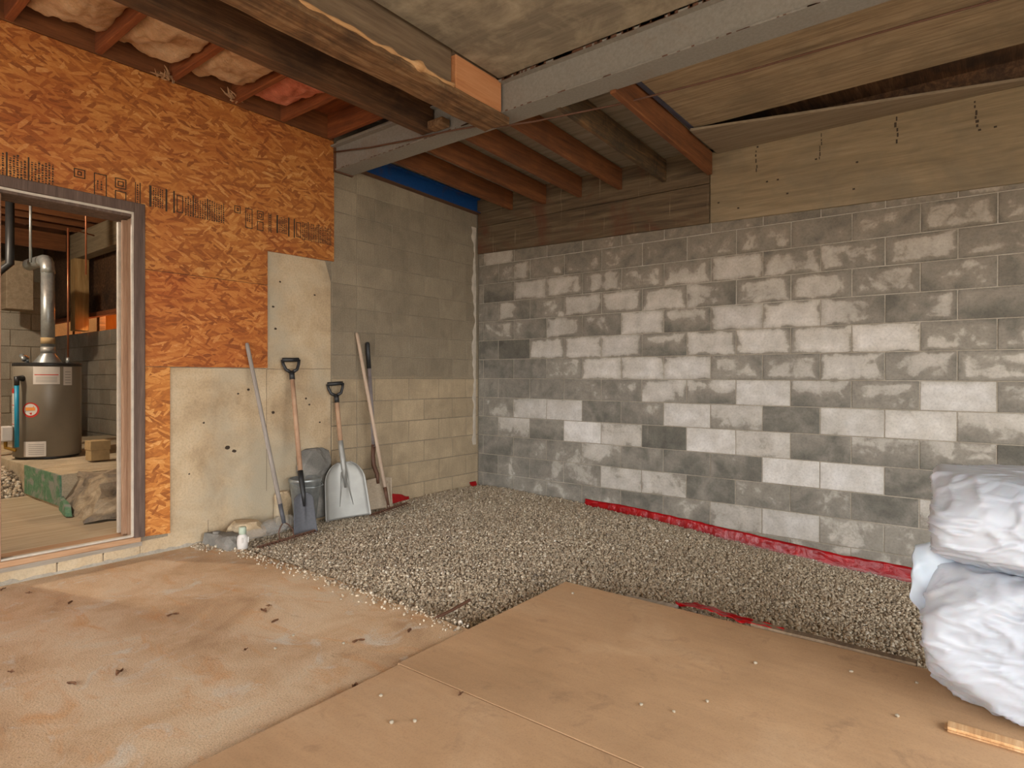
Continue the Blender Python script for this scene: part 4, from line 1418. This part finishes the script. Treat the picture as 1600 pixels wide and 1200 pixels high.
# the lit space behind the half wall
dk = tag(build(MB().box(-8, -.2, -1.80, -1.74, 2.06, 3.42), 'trim_1', M['beam_dark'], origin=(-4, -1.78, 2.06)), 'dark boards above the half-height wall', 'boards', kind='structure')
tag(recalc(build(MB().box(-8, -.2, -1.88, -1.80, 2.03, 2.09), 'trim_2', M['joist_x'], origin=(-4, -1.83, 2.03), bevel=.003)), 'orange lintel strip over the lit gap', 'lintel', kind='structure')
for x in (-6.62, -5.62, -4.9):
    tag(recalc(build(MB().box(x - .05, x + .05, -1.78, -1.70, 1.83, 2.06), 'trim_3', M['beam_dark'], bevel=.003)), 'dark upright in the lit gap above the half wall', 'upright', 'uprights in the lit gap', kind='structure')
tag(build(MB().box(-8, -.2, -.9, -.84, 0, 3.4), 'wall_lit_room', M['orangewall'], origin=(-4, -.87, 0)), 'orange lamp-lit wall seen through the gap', 'wall', kind='structure')
lp = bpy.data.lights.new('room_lamp', 'POINT'); lp.energy = 200; lp.color = (1, .62, .28); lp.shadow_soft_size = .06
lo = bpy.data.objects.new('room_lamp', lp); lo.location = (-5.4, -1.25, 2.5); COL.objects.link(lo)
# added fill light that brightens the utility room, unseen and without a fixture
lp = bpy.data.lights.new('utility_fill', 'POINT'); lp.energy = 190; lp.color = (1, .86, .68); lp.shadow_soft_size = .06
lo = bpy.data.objects.new('utility_fill', lp); lo.location = (-2.3, -4.7, 2.75); COL.objects.link(lo)

# post
pt = thing('wooden_post', (-5.68, -1.97, 1.83), 'built-up wooden post under the timber beam', 'post')
for i in range(3):
    part(MB().box(-5.80 + .062 * i, -5.74 + .062 * i, -2.06, -1.89, 1.835, 2.84), 'ply', M['post'], pt, bevel=.003)

# raised concrete pad with green painted curb and a broken end
pad = thing('concrete_pad', (-2.2, -2.7, .132), 'raised broken concrete pad with flaking green paint under the water heater', 'concrete pad')
part(MB().box(-4.99, -1.40, -3.40, -1.862, .132, .402), 'slab', M['pad'], pad, rough=(10, .006, 6))
part(MB().box(-2.32, -1.39, -3.412, -3.398, .155, .40), 'green_face', M['green'], pad, 'flaking green painted face', rough=(8, .004, 8))
mb = MB().hexa([(-1.42, -3.40, .132), (-.66, -3.46, .132), (-.5, -2.9, .132), (-1.42, -2.2, .132), (-1.40, -3.27, .405), (-.98, -3.22, .405), (-.8, -2.4, .40), (-1.42, -2.2, .405)])
part(mb, 'broken_end', M['stony'], pad, 'broken stony end', rough=(9, .05, 9))
part(MB().hexa([(-1.40, -3.42, .14), (-1.0, -3.48, .14), (-.98, -3.45, .14), (-1.40, -3.39, .14), (-1.40, -3.41, .23), (-1.12, -3.45, .20), (-1.10, -3.42, .20), (-1.40, -3.38, .23)]), 'green_remnant', M['green'], pad, 'green paint remnant', rough=(4, .008, 9))
# heap of gravel left of the pad
hv, hf, ht = [], [], []
for q in range(2600):
    x, y = RND.uniform(-3.6, -2.3), RND.uniform(-3.95, -3.42)
    zz = .132 + .2 * smoothstep(-3.95, -3.42, y) * smoothstep(-2.25, -2.6, x) * RND.uniform(.6, 1)
    s = RND.uniform(.012, .022)
    b = len(hv)
    r = Matrix.Rotation(RND.uniform(0, 6), 3, Vector((RND.gauss(0, 1), RND.gauss(0, 1), RND.gauss(0, 1) + .01)).normalized())
    for c in ico_v:
        p = r @ (Vector(c) * s * RND.uniform(.7, 1.2))
        hv.append((p.x + x, p.y + y, p.z + zz))
    hf += [tuple(b + int(i) for i in f) for f in ico_f]
    ht += [RND.random()] * len(ico_v)
o = link('gravel', raw_mesh('gravel', np.array(hv), np.array(hf), np.array(ht, dtype=np.float32)), M['gravel'])
tag(o, 'heap of gravel beside the green pad in the utility room', 'gravel', kind='stuff')

# water heater
hc = (-2.85, -3.10)
wh = thing('water_heater', (hc[0], hc[1], .41), 'taupe cylindrical gas water heater with blue discharge pipe', 'water heater')
part(MB().lathe([(.255, .015), (.268, .02), (.268, .875), (.262, .885)], (hc[0], hc[1], .41), 56), 'tank', M['heater'], wh, smooth=True)
part(MB().lathe([(.272, .872), (.274, .878), (.274, .894), (.262, .902), (.1, .908)], (hc[0], hc[1], .41), 48), 'top_cap', M['black'], wh)
part(MB().lathe([(.25, 0), (.25, .016)], (hc[0], hc[1], .41), 32), 'base_ring', M['black'], wh)
VIEW = math.atan2(-5.006 - hc[1], 4.347 - hc[0])      # direction of the doorway seen from the tank
LASTLAB = [None]
def label_patch(a0, a1, z0, z1, mat, name, label=None, dr=.0015):
    mb = MB()
    def fn(u, v):
        a = VIEW + a0 + (a1 - a0) * u
        return (hc[0] + (.2685 + dr) * math.cos(a), hc[1] + (.2685 + dr) * math.sin(a), .41 + z0 + (z1 - z0) * v)
    mb.grid(fn, 10, 1)
    ob = part(mb, name, M[mat], wh if dr < .002 else LASTLAB[0], label)
    if dr < .002:
        LASTLAB[0] = ob
    return ob
label_patch(-.42, .34, .70, .865, 'white', 'warning_label', 'pale warning label with a red line')
label_patch(-.38, .30, .785, .793, 'redlabel', 'label_line', None, .0022)
for q in range(4):
    label_patch(-.34, .26, .72 + .014 * q, .724 + .014 * q, 'greytext', 'label_text', None, .0022)
label_patch(.45, .75, .69, .865, 'white', 'rating_label', 'small pale rating label')
for q in range(5):
    label_patch(.5, .7, .71 + .026 * q, .716 + .026 * q, 'greytext', 'label_text', None, .0022)
label_patch(-1.55, -1.05, .30, .66, 'white', 'side_label', 'tall instruction label with red bands')
label_patch(-1.55, -1.05, .615, .66, 'redlabel', 'label_band', None, .0022)
label_patch(-1.55, -1.05, .50, .506, 'redlabel', 'label_band', None, .0022)
label_patch(-1.55, -1.05, .32, .327, 'redlabel', 'label_band', None, .0022)
for q in range(9):
    label_patch(-1.5, -1.1, .345 + .015 * q, .349 + .015 * q, 'greytext', 'label_text', None, .0022)
label_patch(-1.2, -.95, .2, .3, 'white', 'tag_label', 'small white tag')
label_patch(-.72, -.05, .025, .165, 'white', 'bottom_label', 'pale label near the base')
for q in range(6):
    label_patch(-.56, -.1, .045 + .018 * q, .05 + .018 * q, 'greytext', 'label_text', None, .0022)
def disc(ac, zc, r, mat, name, label, dr):
    mb = MB()
    vs = []
    for q in range(28):
        th = 2 * math.pi * q / 28
        a = VIEW + ac + r * math.cos(th) / .268
        vs.append((hc[0] + (.2685 + dr) * math.cos(a), hc[1] + (.2685 + dr) * math.sin(a), .41 + zc + r * math.sin(th)))
    mb.add(vs, [tuple(range(28))])
    ob = part(mb, name, M[mat], wh if dr < .002 else LASTLAB[0], label)
    if dr < .002:
        LASTLAB[0] = ob
    return ob
disc(-.5, .46, .07, 'redlabel', 'round_sticker', 'round red sticker', .0015)
disc(-.5, .463, .055, 'white', 'sticker_face', None, .0022)
label_patch(-.66, -.36, .455, .485, 'orange_label', 'sticker_band', None, .003)
# discharge pipe and valve
A = VIEW - .78
px_, py_ = hc[0] + .325 * math.cos(A), hc[1] + .325 * math.sin(A)
part(MB().tube([(px_, py_, .41 + .12), (px_, py_, .41 + .70)], .018, 14), 'discharge_pipe', M['bluepipe'], wh, 'bright blue discharge pipe', smooth=True)
part(MB().tube([(hc[0] + .26 * math.cos(A), hc[1] + .26 * math.sin(A), 1.165), (px_, py_, 1.165), (px_, py_, 1.10)], [.03, .026, .02], 12), 'relief_valve', M['black'], wh, smooth=True)
# gas valve
A = VIEW - 1.25
gx, gy = hc[0] + .33 * math.cos(A), hc[1] + .33 * math.sin(A)
part(MB().box(gx - .05, gx + .05, gy - .045, gy + .045, .58, .72), 'gas_valve', M['white'], wh, 'pale gas control valve', bevel=.01)
part(MB().tube([(gx, gy, .58), (gx, gy, .52), (gx + .1, gy + .05, .5)], .015, 8), 'gas_pipe', M['brass'], wh, smooth=True)
# connections on top
for dx, dy in ((-.1, -.14), (.05, .15)):
    part(MB().tube([(hc[0] + dx, hc[1] + dy, 1.31), (hc[0] + dx, hc[1] + dy, 1.37)], .018, 10), 'nipple', M['galv'], wh, smooth=True)
part(MB().tube([(hc[0] - .1, hc[1] - .14, 1.36), (hc[0] - .02, hc[1] - .2, 1.38), (hc[0] + .06, hc[1] - .2, 1.34)], .02, 10), 'valve_body', M['galv'], wh, smooth=True)
part(MB().lathe([(.12, 1.312), (.12, 1.316), (.06, 1.40), (.058, 1.41)], (hc[0], hc[1], 0), 28), 'draft_hood', M['galv'], wh, smooth=True)
fl = thing('flue_pipe', (hc[0], hc[1], 1.41), 'galvanised flue pipe with an elbow rising from the water heater', 'flue pipe')
part(MB().tube([(hc[0], hc[1], 1.41), (hc[0], hc[1], 2.2)], .056, 28), 'riser', M['galv'], fl, smooth=True)
part(MB().tube([(hc[0], hc[1], 1.41), (hc[0], hc[1], 1.47)], .0585, 28), 'collar', M['alu'], fl, smooth=True)
part(MB().tube([(hc[0], hc[1], 1.50), (hc[0], hc[1], 1.56)], .0575, 28), 'tape_band', M['card'], fl, 'tan tape band', smooth=True)
part(MB().tube([(hc[0], hc[1], 2.19), (hc[0], hc[1], 2.235), (hc[0] - .02, hc[1], 2.285), (hc[0] - .06, hc[1], 2.315), (hc[0] - .12, hc[1], 2.325), (hc[0] - .6, hc[1], 2.34)], .0585, 28), 'elbow', M['galv'], fl, smooth=True)
# copper pipes
for i, (dx, dy, z0, z1, mt, lab) in enumerate([(.05, .15, 1.37, 2.65, 'copper', 'thin vertical copper pipe behind the flue'), (.12, .28, 2.2, 3.1, 'copper', 'short copper pipe hanging from the joists')]):
    ob = build(MB().tube([(hc[0] + dx, hc[1] + dy, z0), (hc[0] + dx, hc[1] + dy, z1), (hc[0] + dx - .25, hc[1] + dy + .3 * (1 - 2 * i), z1 + .02)], .008, 10), 'copper_pipe', M[mt], smooth=True)
    tag(ob, lab, 'pipe', 'copper pipes')
# black drain pipe left of the heater
bp = thing('drain_pipe', (-3.25, -3.47, .3), 'black plastic drain pipe with fittings beside the door jamb', 'drain pipe')
part(MB().tube([(-3.25, -3.47, .3), (-3.25, -3.47, 3.1)], .038, 20), 'pipe', M['black'], bp, smooth=True)
part(MB().tube([(-3.25, -3.47, 1.55), (-3.25, -3.47, 1.63)], .048, 20), 'coupling', M['black'], bp, smooth=True)
part(MB().tube([(-3.25, -3.47, 2.05), (-3.2, -3.40, 2.2), (-3.13, -3.33, 2.28), (-3.13, -3.33, 3.0)], .036, 18), 'branch', M['black'], bp, smooth=True)
part(MB().tube([(-3.25, -3.47, .3), (-3.25, -3.47, .36)], .05, 20), 'foot', M['black'], bp, smooth=True)
for z in (1.54, 1.64):
    part(MB().tube([(-3.25, -3.47, z), (-3.25, -3.47, z + .012)], .05, 20), 'clamp', M['galv'], bp, smooth=True)
ob = build(MB().tube([(-3.0, -3.2, 2.3), (-3.0, -3.2, 3.18)], .012, 10), 'conduit', M['galv'], smooth=True)
tag(ob, 'thin grey conduit above the drain pipe branch', 'pipe')
# small duct box on the wall
ob = recalc(build(MB().box(-4.6, -4.3, -3.1, -2.85, 1.95, 2.5), 'duct_box', M['ledge'], bevel=.006))
tag(ob, 'pale duct box behind the flue pipe', 'duct')
# carton
ct = thing('carton', (-2.09, -2.92, .41), 'small tan cardboard carton on the pad beside the heater', 'carton')
part(MB().box(-2.16, -2.02, -3.0, -2.85, .416, .51), 'box', M['card'], ct, bevel=.003)
part(MB().box(-2.165, -2.015, -3.005, -2.845, .51, .595), 'lid', M['card'], ct, bevel=.003)
